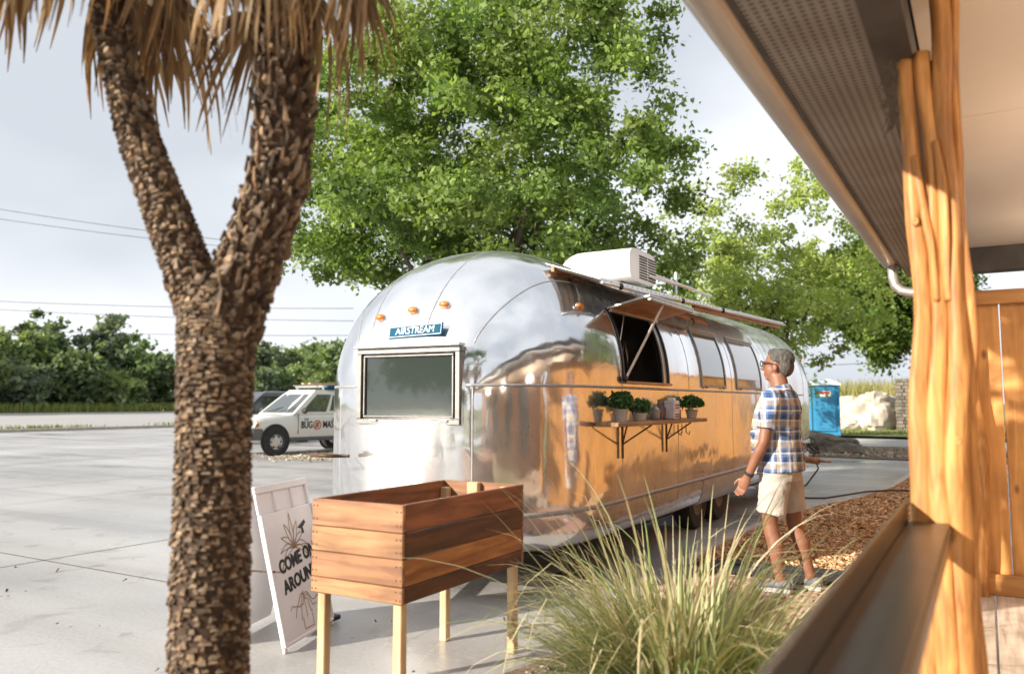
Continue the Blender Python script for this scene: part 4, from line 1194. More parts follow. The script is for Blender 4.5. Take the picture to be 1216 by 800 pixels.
for k, (zz, ww) in enumerate(((.13, .10), (.105, .08), (.045, .11), (.025, .12))):
    b = MB(); b.box((.0515, 0, zz), (.003, ww, .010)); b.build('print', 'black_ink', t)
for y, r_, h, g_, lab in ((2.04, .042, .14, 'glass_grey', 'small grey glass jar on the shelf beside the dark bottles'), (2.15, .033, .18, 'lavender', 'tall dark bottle on the shelf beside the printed tin'), (2.25, .028, .15, 'lavender', 'short dark bottle touching the printed tin'), (2.60, .045, .13, 'lavender', 'wide dark bottle between printed tin and leafy bowl')):
    o = MB().lathe([(r_ * .9, 0), (r_, .01), (r_, h * .66), (r_ * .45, h * .82), (r_ * .42, h), (r_ * .2, h)], 16).build('bottle', g_, None, sharp=40, loc=(SX - .01, TY + y, SZ))
    tag(o, lab, 'bottle', 'bottles on the trailer shelf')
b = MB().lathe([(.045, 0), (.05, .005), (.05, .25), (.035, .27), (.03, .29)], 18).build('canister', 'white_plastic', None, sharp=40, loc=(TX + .86, TY + 1.95, 1.24)); b.scale = (1, 1, 1.9)
tag(b, 'tall white canister standing inside the serving window', 'canister')
b = MB().box((0, 0, .1), (.10, .12, .2), .01).build('napkin_box', 'white_plastic', None, loc=(TX + .88, TY + 1.76, 1.24)); b.scale = (1, 1, 2.2)
tag(b, 'short pale box standing inside the serving window', 'box')

# ------------------------------------------------------------------ trees
def tree(name, label, base, trunk_h, cc_, cr_, ncl, per, leaf, tr_r, cols, seed, group=None, clr=0.6, lean=(0, 0), keep=None, minz=None, nseg=6, gap=0.0, rz=0.0, twig=True):
    rn = random.Random(seed); rg = np.random.default_rng(seed)
    t = thing(name, label, 'tree', base, rz, group)
    C_ = V(*cc_)
    cl = []
    tries = 0
    while len(cl) < ncl and tries < ncl * 30:
        tries += 1
        d = V(rn.gauss(0, 1), rn.gauss(0, 1), rn.gauss(0, 1)).normalized() * (rn.uniform(0.12, 1) ** 0.45)
        k = 1 + 0.28 * noise.noise(d * 1.9 + V(seed, 0, 0))
        p = C_ + V(d.x * cr_[0], d.y * cr_[1], d.z * cr_[2]) * k
        if minz and p.z < minz: continue
        if gap and noise.noise(p * (1.6 / max(cr_[0], 1)) * 1.4 + V(0, seed * 3.1, 0)) < -gap: continue
        cl.append(p)
    b = MB()
    fork = V(lean[0], lean[1], trunk_h)
    path = [V(0, 0, -0.1), V(lean[0] * .15, lean[1] * .15, trunk_h * .3), V(lean[0] * .55 + .05, lean[1] * .55, trunk_h * .7), fork]
    b.tube(path, [tr_r * 1.35, tr_r, tr_r * .88, tr_r * .8], 12, jitter=0.05, rng=rn)
    nodes = [(fork, tr_r * .62, 0)]
    # a few leading limbs first
    lead = []
    for k in range(nseg):
        a = 2 * math.pi * k / nseg + rn.uniform(-.4, .4); e = rn.uniform(.35, 1.15)
        d = V(math.cos(a) * math.cos(e) * cr_[0], math.sin(a) * math.cos(e) * cr_[1], math.sin(e) * cr_[2] + (C_.z - fork.z) * 0.55)
        lead.append(fork + d * 0.62)
    cl += lead + [fork.lerp(q, .8) + V(rn.uniform(-.4, .4), rn.uniform(-.4, .4), .3) for q in lead]
    cl.sort(key=lambda p: (p - fork).length)
    order = list(cl)
    for tgt in lead:
        P0 = fork; pts = [P0]; m_ = 7
        for i in range(1, m_ + 1):
            f_ = i / m_
            q = P0.lerp(tgt, f_) + V(rn.uniform(-1, 1), rn.uniform(-1, 1), rn.uniform(-.6, .6)) * (0.045 * (tgt - P0).length) + V(0, 0, 0.10 * (tgt - P0).length * math.sin(f_ * math.pi) * (-1 if rn.random() < .3 else 1))
            pts.append(q)
        rad = [tr_r * .55 * (1 - .93 * (i / m_)) + .006 for i in range(m_ + 1)]
        b.tube(pts, rad, 7)
        for i in range(2, m_ + 1): nodes.append((pts[i], rad[i], 1))
    for p in order:
        best = min(nodes, key=lambda nd: (nd[0] - p).length + 0.35 * max(0, (nd[0] - fork).length - (p - fork).length))
        P0 = best[0]; dl = (p - P0).length
        r0 = min(best[1] * .7, 0.012 + 0.02 * dl)
        mid = P0.lerp(p, .5) + V(rn.uniform(-1, 1), rn.uniform(-1, 1), rn.uniform(-.3, .8)) * (.12 * dl)
        if twig: b.tube([P0, mid, p], [r0, r0 * .7, r0 * .35], 5, cap=False)
        nodes.append((mid, r0 * .75, best[2] + 1)); nodes.append((p, r0 * .45, best[2] + 1))
    b.build('trunk', 'bark', t, True, fix=False)
    cen = np.array([tuple(p) for p in cl]); n = len(cl)
    tone = rg.uniform(.62, 1.3, n)
    idx = np.repeat(np.arange(n), per)
    rad = rg.uniform(.55, 1.15, n) * clr
    off = rg.normal(0, .52, (len(idx), 3)) * rad[idx][:, None]; off[:, 2] *= .72
    c = cen[idx] + off
    u = rg.normal(0, 1, (len(idx), 3)); u[:, 2] += .5; u /= np.linalg.norm(u, axis=1)[:, None]
    tt = rg.normal(0, 1, (len(idx), 3)); tt -= u * np.sum(u * tt, 1)[:, None]; tt /= np.linalg.norm(tt, axis=1)[:, None]
    s = np.cross(u, tt); sz = leaf * rg.uniform(.55, 1.35, (len(idx), 1))
    v = np.stack([c - tt * sz * .75, c + s * sz * .45 - u * sz * .08, c + tt * sz * .75, c - s * sz * .45 - u * sz * .08], 1).reshape(-1, 3)
    q = np.arange(len(idx))[:, None] * 4 + np.arange(4)[None, :]
    ca = np.array(cols); mixk = np.clip(rg.normal(.5, .25, n), 0, 1)
    base_c = ca[0][None] * (1 - mixk)[:, None] + ca[1][None] * mixk[:, None]
    col = (base_c * tone[:, None])[idx] * rg.uniform(.75, 1.3, (len(idx), 1))
    link_mesh('crown', fast_mesh('crown', v, q, np.repeat(col, 4, 0)), 'leaf', t)
    return t
LG = [(0.105, 0.175, 0.050), (0.25, 0.32, 0.092)]
tree('shade_tree', 'big spreading green tree rising behind the silver trailer', (-9.1, 13.9, 0), 2.5, (0.35, 0.1, 6.3), (4.55, 4.3, 4.3), 520, 230, 0.084, 0.27, LG, 41, clr=.45, gap=.12, nseg=9)
tree('airy_tree', 'airy pale green tree with dark forked limbs beyond the trailer end', (-6.1, 25.5, 0), 2.6, (0.3, 0.0, 5.6), (3.6, 3.6, 3.5), 200, 110, 0.10, 0.30, [(0.25, 0.32, 0.09), (0.38, 0.43, 0.14)], 47, clr=.50, gap=.05, nseg=9)
tree('drive_tree', 'green tree leaning over the stacked stone pillar', (-2.8, 47.5, .1), 3.2, (-1.5, 0.2, 7.4), (4.4, 4.2, 4.0), 190, 200, 0.19, 0.2, [(0.085, 0.15, 0.03), (0.15, 0.21, 0.045)], 52, clr=.95, gap=.12)
tree('porch_side_tree', 'green tree standing behind the porch fence', (4.6, 17, 0), 2.2, (0, 0, 4.6), (3.0, 3.0, 2.6), 110, 130, 0.15, 0.2, [(0.06, 0.13, 0.02), (0.12, 0.19, 0.03)], 58, clr=.7)
tree('olive_tree', 'soft olive green tree between the truck and the trailer', (-16.6, 24.0, 0), 2.0, (0, 0, 3.6), (2.0, 2.0, 2.5), 90, 130, 0.13, 0.14, [(0.17, 0.20, 0.085), (0.22, 0.24, 0.10)], 61, clr=.55)

# far treeline beyond the road
DK_ = [(0.13, 0.18, 0.095), (0.19, 0.24, 0.115)]; MD_ = [(0.19, 0.25, 0.11), (0.27, 0.32, 0.15)]; DG = [(0.16, 0.20, 0.13), (0.22, 0.26, 0.18)]  # leaf colours lightened to stand in for distance haze
far = [('dense dark green tree', DK_), ('mid green rounded tree', MD_), ('dusty grey green tree', DG)]
def far_tree(x, y, h, r_, kind, label, seed):
    return tree('roadside_tree', label, (x, y, 0.1), h * .28, (0, 0, h * .55), (r_, r_, h * .46), 60, 75, 0.62, 0.22, far[kind][1], seed, 'trees beyond the road', clr=1.35, nseg=5, twig=False)
lbls = ['behind the long roadside grass']
rn = random.Random(5)
KN = ['dense dark green', 'fresh mid green', 'dusty grey green']
def size_word(h, r_, h0, h1, r0): return ('low ' if h < h0 else 'tall ' if h > h1 else 'medium-height ') + ('narrow ' if r_ < r0 else 'broad ')
for i in range(17):                                   # front row
    y = 34 + i * 6.2 + rn.uniform(-1.5, 1.5); x = -108 + rn.uniform(-2, 2); k_ = (1, 0, 2, 1, 2, 0)[i % 6]
    h_, r_ = rn.uniform(5.5, 9.5), rn.uniform(3.0, 4.3)
    far_tree(x, y, h_, r_, k_, size_word(h_, r_, 6.8, 8.2, 3.6) + KN[k_] + ' tree just behind the long roadside grass', 100 + i)
for i in range(15):                                   # back row
    y = 36 + i * 7.6 + rn.uniform(-2, 2); x = -118 + rn.uniform(-3, 3); k_ = (0, 2, 0, 1)[i % 4]
    h_, r_ = rn.uniform(12.0, 15.0), rn.uniform(4.2, 5.8)
    far_tree(x, y, h_, r_, k_, size_word(h_, r_, 13.0, 14.0, 5.0) + KN[k_] + ' tree towering over the roadside row', 140 + i)
for i, (x, y, h_) in enumerate(((-36, 46, 6.8), (-31, 45, 6.4), (-40, 44, 6.0), (-26, 47, 6.6), (-21, 44, 5.8))):
    tree('hedgerow_tree', ('tallest', 'mid-sized', 'low rounded', 'second tallest', 'lowest')[i] + ' dark green tree standing behind the parked vehicles', (x, y, 0), 1.6, (0, 0, h_ * .55), (3.4, 3.2, h_ * .48), 80, 90, .30, .18, DK_, 170 + i, 'trees behind the parked vehicles', clr=.9, nseg=5, twig=False)
# trees behind the photographer, mirrored in the trailer
for i, (x, y, h_) in enumerate(((-24, -34, 9), (-15, -38, 10), (-6, -36, 8), (-33, -30, 8.5), (4, -40, 9))):
    tree('lot_tree', 'rounded tree at the open end of the parking lot', (x, y, 0), 2.4, (0, 0, h_ * .58), (4.4, 4.4, h_ * .42), 60, 60, .5, .25, DK_, 190 + i, 'trees at the open end of the lot', clr=1.2, nseg=5, twig=False)

# ------------------------------------------------------------------ ornamental grass clump
gr = thing('ornamental_grass', 'large arching clump of pale green and straw coloured grass', 'plant', (-1.22, 3.55, 0.01))
def blade_mesh(Lb, arch, wdt, rn, k=9):
    b = MB(); vs = []; a = rn.uniform(.02, .18); x = z = 0.0; seg = Lb / k
    crink = rn.uniform(-.05, .05); yy = 0; kink = rn.choice([99, 99, 99, rn.randint(4, 7)])
    for i in range(k + 1):
        t = i / k; hw = wdt * .5 * (1 - t ** 2.2) * (0.75 + .4 * min(1, t * 3)) + .0006
        n_ = V(-math.sin(a), 0, math.cos(a))
        up_ = V(math.cos(a), 0, -math.sin(a))
        vs += [V(x, yy - hw, z) + up_ * hw * .45, V(x, yy, z), V(x, yy + hw, z) + up_ * hw * .45]
        x += seg * math.sin(a); z += seg * math.cos(a); yy += crink * seg
        a += arch * (0.25 + 1.5 * t) / k + (0.9 if i == kink else 0)
    fs = []
    for i in range(k):
        for j in (0, 1): fs.append((i * 3 + j, i * 3 + j + 1, (i + 1) * 3 + j + 1, (i + 1) * 3 + j))
    b.add(vs, fs); return b
GC = [(0.36, 0.40, 0.18), (0.48, 0.47, 0.27), (0.62, 0.56, 0.36), (0.24, 0.33, 0.12), (0.70, 0.63, 0.45), (0.30, 0.34, 0.16)]
rn = random.Random(77)
variants = []
for i in range(36):
    Lb = rn.uniform(.68, 1.34); ar = rn.choice([rn.uniform(.2, .7), rn.uniform(.7, 1.6), rn.uniform(1.5, 2.6)])
    b = blade_mesh(Lb, ar, rn.uniform(.009, .016), rn)
    c0 = rn.choice(GC); c1 = rn.choice([(0.50, 0.43, 0.24), c0])
    b.c = [tuple(c0[q] * (1 - (j // 3) / 9) * rn.uniform(.85, 1.1) + c1[q] * ((j // 3) / 9) for q in range(3)) for j in range(len(b.v))]
    variants.append((b.mesh('blade', True, fix=False), ar))
for i in range(290):
    me, ar = rn.choice(variants); az = rn.uniform(0, 2 * math.pi); rr = .20 * math.sqrt(rn.random())
    tilt = rn.uniform(0.05, .75) if ar < 1.4 else rn.uniform(0.15, .85)
    bx, by = rr * math.cos(az + rn.uniform(-.9, .9)), rr * math.sin(az + rn.uniform(-.9, .9))
    o = link_mesh('blade', me, 'blade', gr, (bx, by, 0), (0, tilt, az)); s_ = rn.uniform(.8, 1.12); o.scale = (s_, s_, s_)
fill = MB()
for i in range(1700):
    b = blade_mesh(rn.uniform(.3, .92), rn.uniform(.4, 2.6), rn.uniform(.007, .013), rn, 6)
    az = rn.uniform(0, 2 * math.pi); rr = .30 * math.sqrt(rn.random()); Mx = Matrix.Translation((rr * math.cos(az), rr * math.sin(az), 0)) @ Matrix.Rotation(az + rn.uniform(-.5, .5), 4, 'Z') @ Matrix.Rotation(rn.uniform(0, .85), 4, 'Y')
    c0 = rn.choice(GC); k_ = rn.uniform(.6, 1.1)
    fill.add([Mx @ V(*p) for p in b.v], b.f, (c0[0] * k_, c0[1] * k_, c0[2] * k_))
o = fill.build('fine_blades', 'blade', gr, True, fix=False); o['kind'] = 'stuff'

# ------------------------------------------------------------------ palm with dead skirts
pt = thing('palm_tree', 'forked shaggy palm trunk with a skirt of dead brown fronds', 'tree', (-2.14, 1.74, 0))
FK = V(0.0, 0.0, 1.62)
tr_main = [(V(-.05, .05, -0.1), .124), (V(-.04, .04, .5), .122), (V(-.02, .02, 1.0), .116), (V(0, 0, 1.4), .112), (V(0.0, 0, 1.66), .120), (V(.0, 0, 1.82), .095)]
br_l = [(V(-.01, .02, 1.58), .085), (V(-.06, -.045, 1.80), .074), (V(-.14, -.105, 2.05), .065), (V(-.225, -.16, 2.3), .056), (V(-.30, -.22, 2.68), .053), (V(-.36, -.27, 3.25), .07)]
br_r = [(V(.02, .0, 1.60), .098), (V(.07, .045, 1.84), .092), (V(.13, .08, 2.03), .086), (V(.175, .10, 2.2), .08), (V(.185, .09, 2.5), .083), (V(.175, .07, 2.75), .085), (V(.165, .06, 3.1), .082)]
def smooth_path(pr, m):
    P_ = [p for p, r in pr]; r_ = [r for p, r in pr]; fr = np.linspace(0, 1, len(P_)); out = []
    for i in range(m + 1):
        t = i / m
        c = V(*[np.mean([np.interp(min(max(t + d, 0), 1), fr, [p[k] for p in P_]) for d in (-.05, 0, .05)]) for k in range(3)])
        out.append((c, float(np.interp(t, fr, r_))))
    return out
BR = [(0.20, 0.13, 0.078), (0.155, 0.105, 0.068), (0.095, 0.065, 0.043), (0.28, 0.20, 0.13), (0.24, 0.185, 0.135), (0.06, 0.042, 0.03), (0.185, 0.14, 0.10)]
rn = random.Random(9)
core = MB(); fl = MB()
def dress(pr, m, row, per_m, fw_, fh, out, spike=0.1, cols=BR):
    sp_ = smooth_path(pr, m)
    core.tube([p for p, r in sp_], [r * .97 for p, r in sp_], 16, col=(0.06, 0.038, 0.025))
    tot = sum((sp_[i + 1][0] - sp_[i][0]).length for i in range(m))
    nrow = int(tot / row)
    for a in range(nrow):
        t = a / nrow * m; i = min(int(t), m - 1); f_ = t - i
        c = sp_[i][0].lerp(sp_[i + 1][0], f_); r_ = sp_[i][1] * (1 - f_) + sp_[i + 1][1] * f_
        T = (sp_[i + 1][0] - sp_[i][0]).normalized(); A = V(1, 0, 0) - T * T.x; A.normalize(); B = T.cross(A)
        per = max(6, int(per_m * r_)); ph = a * 2.4
        for j in range(per):
            th = 2 * math.pi * j / per + ph + rn.uniform(-.15, .15)
            N = A * math.cos(th) + B * math.sin(th); S_ = T.cross(N)
            w2 = fw_ * rn.uniform(.4, 1.2); h2 = fh * rn.uniform(.5, 1.4); o_ = out * rn.uniform(.4, 1.5); tw = rn.uniform(-.25, .25)
            if rn.random() < spike: h2 *= 1.9; o_ *= 2.0; w2 *= .6
            p = c + N * (r_ * .93) + T * rn.uniform(-row, row) * .6
            U = (T + N * (o_ / h2) + S_ * tw).normalized()
            tip = p + U * h2
            pv = [p - S_ * w2 * .5, p + S_ * w2 * .5, p + N * .012 + T * h2 * .35 + S_ * w2 * .42 + N * o_ * .5, p + N * .012 + T * h2 * .35 - S_ * w2 * .42 + N * o_ * .5, tip + S_ * w2 * .22, tip - S_ * w2 * .22, p + N * .004 + T * h2 * .5, tip - N * .008]
            col = rn.choice(cols); k_ = rn.uniform(.6, 1.3)
            fl.add(pv, [(0, 1, 2, 3), (3, 2, 4, 5), (4, 2, 1, 7), (5, 7, 0, 3), (4, 7, 5)], (col[0] * k_, col[1] * k_, col[2] * k_))
dress(tr_main, 20, .0095, 170, .030, .021, .006, .05)
dress(br_l, 20, .011, 170, .026, .024, .006, .08)
dress(br_r, 20, .014, 145, .028, .033, .016, .30)
core.build('trunk', 'flake', pt, True, fix=False)
o = fl.build('leaf_bases', 'flake', pt, False, fix=False); o['kind'] = 'stuff'
def frond_mesh(seed, dead=True):
    rn = random.Random(seed); b = MB()
    D1, D2 = [(0.30, 0.20, 0.105), (0.22, 0.145, 0.08), (0.40, 0.29, 0.17), (0.16, 0.105, 0.06)], [(0.06, 0.12, 0.03), (0.09, 0.16, 0.04)]
    # petiole leaves along +x, then bends down (dead) or arches (green)
    pl_ = .40; path = []; a = .5 if dead else .9; x = z = 0
    for i in range(7):
        path.append(V(x, 0, z)); x += pl_ / 6 * math.cos(a); z += pl_ / 6 * math.sin(a); a -= (.55 if dead else .18)
    b.tube(path, [.014, .012, .011, .010, .009, .008, .007], 5, col=(0.30, 0.19, 0.09))
    hub = path[-1]; n = 24
    for k in range(n):
        f_ = (k / (n - 1) - .5) * 2; az = f_ * 1.35
        Lb = rn.uniform(.42, .62) * (1 - .25 * abs(f_)); p = hub.copy(); w_ = rn.uniform(.010, .017)
        d = V(math.cos(az) * .75, math.sin(az), (-.35 if dead else .35)).normalized(); col = rn.choice(D1 if dead else D2); m_ = 6; vs = []
        bend = rn.uniform(.45, .75) if dead else rn.uniform(.08, .2)
        for i in range(m_ + 1):
            t = i / m_; side = V(-d.y, d.x, 0); side = side.normalized() if side.length > 1e-3 else V(0, 1, 0)
            hw = w_ * (1 - t ** 1.6) + .0012
            vs += [p - side * hw, p + V(0, 0, -hw * .5), p + side * hw]
            p = p + d * (Lb / m_); d = (d + V(rn.uniform(-.06, .06), rn.uniform(-.06, .06), -bend)).normalized()
        fs = []
        for i in range(m_):
            for j in (0, 1): fs.append((i * 3 + j, i * 3 + j + 1, (i + 1) * 3 + j + 1, (i + 1) * 3 + j))
        b.add(vs, fs, col)
    return b.mesh('frond', True, fix=False)
dead = [frond_mesh(200 + i) for i in range(5)]; live = [frond_mesh(230 + i, False) for i in range(3)]
rn = random.Random(14)
for (top, nd, z_lo, z_hi, rad) in ((V(-.345, -.26, 0), 10, 2.98, 3.3, .055), (V(.185, .065, 0), 10, 2.95, 3.3, .075)):
    for i in range(nd):
        az = 2 * math.pi * i / nd + rn.uniform(-.2, .2); z = rn.uniform(z_lo, z_hi)
        o = link_mesh('dead_frond', rn.choice(dead), 'leaf_dead', pt, (top.x + rad * math.cos(az), top.y + rad * math.sin(az), z), (rn.uniform(-.25, .25), rn.uniform(-.1, .35), az))
        s_ = rn.uniform(.8, 1.15); o.scale = (s_, s_, s_)
    for i in range(9):
        az = 2 * math.pi * i / 9 + .3
        o = link_mesh('frond', rn.choice(live), 'leaf', pt, (top.x, top.y, 3.28), (0, rn.uniform(-.7, .1), az)); o.scale = (1.1, 1.1, 1.1)

# ------------------------------------------------------------------ raised planter of reclaimed boards
pbx = thing('planter_box', 'raised planter box of reclaimed brown boards on pale pine legs', 'planter', (-2.333, 2.963, 0), 0.006)
PW, PL, PZ0, PZ1 = .566, 1.132, .498, .949
hts = [(PZ0, .075), (PZ0 + .077, .123), (PZ0 + .202, .118), (PZ0 + .322, .129)]
rn = random.Random(3)
for i, (z, h_) in enumerate(hts):
    hh = h_ - .0012
    a = MB().box((0, 0, 0), (PW, .022, hh), .004).build('end_board', ('planter_tan', 'planter', 'planter_tan', 'planter')[i], pbx, loc=(-PW / 2, .011 + rn.uniform(-.0015, .0015), z + hh / 2), rot=(0, rn.uniform(-.004, .004), 0))
    MB().box((0, 0, 0), (PW, .022, hh), .004).build('end_board', 'planter', pbx, loc=(-PW / 2, PL - .011, z + hh / 2))
    MB().box((0, 0, 0), (.022, PL - .048, hh), .004).build('side_board', ('planter_black', 'planter_gold', 'planter_black', 'planter_red')[i], pbx, loc=(-.0115 + rn.uniform(-.002, .001), PL / 2, z + hh / 2), rot=(rn.uniform(-.004, .004), 0, 0))
    MB().box((0, 0, 0), (.022, PL - .048, hh), .004).build('side_board', 'planter_dark', pbx, loc=(-PW + .0115, PL / 2, z + hh / 2))
    for x in (-.012, -PW + .012, -.035, -PW + .035):
        for zz in (.25, .75):
            MB().lathe([(.004, -.001), (.004, .001), (.001, .0015)], 8, axis='y').build('nail', 'dark_metal', a, loc=(x + PW / 2, -.0115, (zz - .5) * hh))
for (x, y) in ((-.048, .048), (-PW + .048, .048), (-.048, PL - .048), (-PW + .048, PL - .048)):
    MB().box((x, y, .455), (.048, .048, .91), .004).build('leg', 'pine', pbx)
MB().box((-PW / 2, PL / 2, PZ0 + .03), (PW - .05, PL - .05, .02)).build('bottom_panel', 'planter_dark', pbx)
MB().box((-.07, PL - .09, PZ0 + .26), (.06, .04, .36), .004).build('corner_cleat', 'pine', pbx)
MB().box((-PW * .56, PL - .045, PZ0 + .24), (.075, .04, .42), .004).build('corner_cleat', 'pine', pbx)

# ------------------------------------------------------------------ A-frame sign
sgn = thing('sidewalk_sign', 'white folding sidewalk sign lettered in black with plant drawing', 'sign', (-3.475, 3.365, 0), math.atan2(.95, -.31))
# local: x along the panel foot, y away behind the face (face looks to -y)
PWs, PH, LEAN = .64, .94, R(13.5)
panel = MB()
def ppoly(b, x0, x1, s0, s1, d0, d1): b.box(((x0 + x1) / 2, (d0 + d1) / 2, (s0 + s1) / 2), (x1 - x0, d1 - d0, s1 - s0), .006)
ppoly(panel, 0, PWs, 0.03, PH * .84, 0, .022)
ppoly(panel, 0, .035, PH * .84, PH * .97, 0, .022); ppoly(panel, PWs - .035, PWs, PH * .84, PH * .97, 0, .022); ppoly(panel, .0, PWs, PH * .97, PH * 1.02, 0, .03)
for k in (1, 2): ppoly(panel, PWs * k / 3 - .02, PWs * k / 3 + .02, PH * .84, PH * .97, 0, .022)
ppoly(panel, .035, PWs - .035, PH * .84, PH * .97, .012, .018); ppoly(panel, 0, .03, 0, .03, 0, .022); ppoly(panel, PWs - .03, PWs, 0, .03, 0, .022)
ppoly(panel, 0.0, .012, 0.03, PH * .84, -.01, 0); ppoly(panel, PWs - .012, PWs, 0.03, PH * .84, -.01, 0); ppoly(panel, .012, PWs - .012, 0.03, .05, -.01, 0)
fp = panel.build('front_panel', 'sign_white', sgn, rot=(-LEAN, 0, 0))
b = MB(); ppoly(b, 0, PWs, 0.03, PH * .98, 0, .022); b.build('back_panel', 'sign_white', sgn, loc=(0, .46, 0), rot=(LEAN, 0, 0))
b = MB(); b.tube([(0.02, .06, .45), (.02, .40, .45)], .006, 6); b.tube([(PWs - .02, .06, .45), (PWs - .02, .40, .45)], .006, 6); b.build('spreader', 'iron', sgn)
text('lettering', 'COME ON', .108, 'black_ink', fp, (PWs * .52, -.002, .485), (R(90), R(-6), 0), .92, .001, bold=.004)
text('lettering', 'AROUND', .108, 'black_ink', fp, (PWs * .52, -.002, .365), (R(90), R(-6), 0), .95, .001, bold=.004)
b = MB(); rn = random.Random(6)
def ribbon(b, pts, w_):
    for i in range(len(pts) - 1):
        p, q = V(*pts[i]), V(*pts[i + 1]); d = (q - p); s_ = V(-d.z, 0, d.x).normalized() * w_ / 2
        b.add([p - s_, q - s_, q + s_, p + s_], [(0, 1, 2, 3)])
for k in range(9):                                    # drawn yucca leaves above and roots below
    a = -1.35 + 2.7 * k / 8
    for sgn_ in (-1, 1):
        pts = []
        for i in range(8):
            t = i / 7; r_ = .25 * t * (1.0 - .18 * abs(a)); dr = .10 * t * t * abs(a)
            wv = sgn_ * .018 * math.sin(math.pi * t)
            pts.append((PWs * .5 + r_ * math.sin(a) + wv * math.cos(a), -.0018, .55 + r_ * math.cos(a) * .85 - dr - wv * math.sin(a)))
        ribbon(b, pts, .006)
for k in range(7):
    a = -1.0 + 2.0 * k / 6
    pts = [(PWs * .5 + .22 * t * math.sin(a), -.0018, .27 - .13 * t * math.cos(a) + .02 * math.sin(t * 9 + k)) for t in np.linspace(0, 1, 7)]
    ribbon(b, pts, .006)
ribbon(b, [(PWs * .42, -.0018, .14), (PWs * .42, -.0018, .07), (PWs * .60, -.0018, .07), (PWs * .60, -.0018, .14)], .006)
b.build('plant_drawing', 'brown_ink', fp)['kind'] = 'stuff'
b = MB(); b.add([V(PWs * .68, -.0022, .37), V(PWs * .80, -.0022, .45), V(PWs * .9, -.0022, .43), V(PWs * .97, -.0022, .46), V(PWs * .95, -.0022, .36), V(PWs * .84, -.0022, .31), V(PWs * .76, -.0022, .33)], [tuple(range(7))])
b.add([V(PWs * .62, -.0022, .66), V(PWs * .78, -.0022, .70), V(PWs * .80, -.0022, .68), V(PWs * .73, -.0022, .655), V(PWs * .74, -.0022, .62), V(PWs * .70, -.0022, .615), V(PWs * .69, -.0022, .65)], [tuple(range(7))])
b.build('dark_emblem', 'black_ink', fp, fix=False)

# ------------------------------------------------------------------ portable toilet, stones, pillar, hose, cables
pp = thing('portable_toilet', 'blue plastic portable toilet with pale roof and white notices', 'toilet', (-5.75, 34.6, .10), R(20))
b = MB()
b.box((0, 0, .08), (1.16, 1.16, .16), .03); b.build('base', 'potty', pp)
b = MB(); b.box((0, .0, 1.10), (1.06, 1.06, 1.9), .05); b.build('walls', 'potty', pp)
for x, y in ((-.53, -.53), (.53, -.53), (-.53, .53), (.53, .53)):
    MB().box((x, y, 1.1), (.07, .07, 1.95), .02).build('corner_post', 'potty', pp)
dr = MB().box((0, -.545, 1.08), (.82, .03, 1.78), .015).build('door', 'potty', pp)
b = MB()
hourglass = [(-.26, .30), (-.26, .55), (-.11, .85), (-.11, 1.30), (-.24, 1.52), (.24, 1.52), (.11, 1.30), (.11, .85), (.26, .55), (.26, .30)]
b.prism(hourglass, -.585, -.555, 'y'); b.build('moulding', 'potty', dr)
MB().box((0, -.572, 1.68), (.44, .02, .22)).build('notice', 'white_plastic', dr); MB().box((0, -.585, 1.72), (.38, .006, .09)).build('notice_print', 'red_ink', dr)
MB().box((.545, .1, 1.62), (.02, .30, .26)).build('notice', 'white_plastic', pp); MB().box((.558, .1, 1.64), (.006, .24, .12)).build('notice_print', 'red_ink', pp)
b = MB(); b.prism([(-.62, 2.02), (.62, 2.02), (.60, 2.10), (.2, 2.27), (-.2, 2.27), (-.60, 2.10)], -.62, .62, 'y'); b.build('roof', 'potty_roof', pp, sharp=30)
for k in range(5): MB().box((.54, -.3 + .15 * k, 1.05), (.02, .05, .9), .005).build('rib', 'potty', pp)

def boulder(label, loc, r_, seed, m, name='boulder', grp=None):
    b = MB(); b.ell((0, 0, 0), (1, 1, 1), 40, 26)
    vs = []
    for p in b.v:
        q = V(*p); k = 1 + .35 * noise.noise(q * 1.1 + V(seed, 0, 0)) + .12 * noise.noise(q * 3.1 + V(0, seed, 0))
        q = V(*[math.copysign(abs(c) ** .75, c) for c in q]) * k
        k2 = 1 + .10 * noise.noise(q * 6 + V(seed, 1, 0)) + .05 * noise.noise(q * 14)
        vs.append((q.x * r_[0] * k2, q.y * r_[1] * k2, q.z * r_[2] * k2))
    b.v = vs
    o = b.build(name, m, None, sharp=22, loc=loc); o.rotation_euler = (0, 0, seed)
    return tag(o, label, 'boulder', grp)
boulder('big squared pale limestone block beside the stone pillar', (-4.75, 43.0, .85), (1.55, 1.0, 1.05), 1.0, 'stone')
boulder('rounded tan boulder next to the portable toilet', (-6.9, 43.5, .5), (.85, .8, .68), 2.2, 'stone')
boulder('small pale boulder sitting on top of the boulder row', (-6.0, 44.0, 1.25), (.75, .7, .5), 3.3, 'stone')
boulder('low flat tan boulder in front of the boulder row', (-5.7, 42.0, .30), (.7, .6, .35), 4.1, 'stone')
boulder('long low grey stone ledge beside the drive', (-4.9, 24.4, .18), (1.9, .55, .42), 5.7, 'stone_dark')
boulder('grey weathered rock at the end of the stone ledge', (-3.55, 24.0, .15), (.55, .45, .33), 6.4, 'stone_dark')
pil = thing('stone_pillar', 'dark stacked stone pillar beside the pale limestone block', 'pillar', (-3.1, 42.5, .08))
rn = random.Random(4)
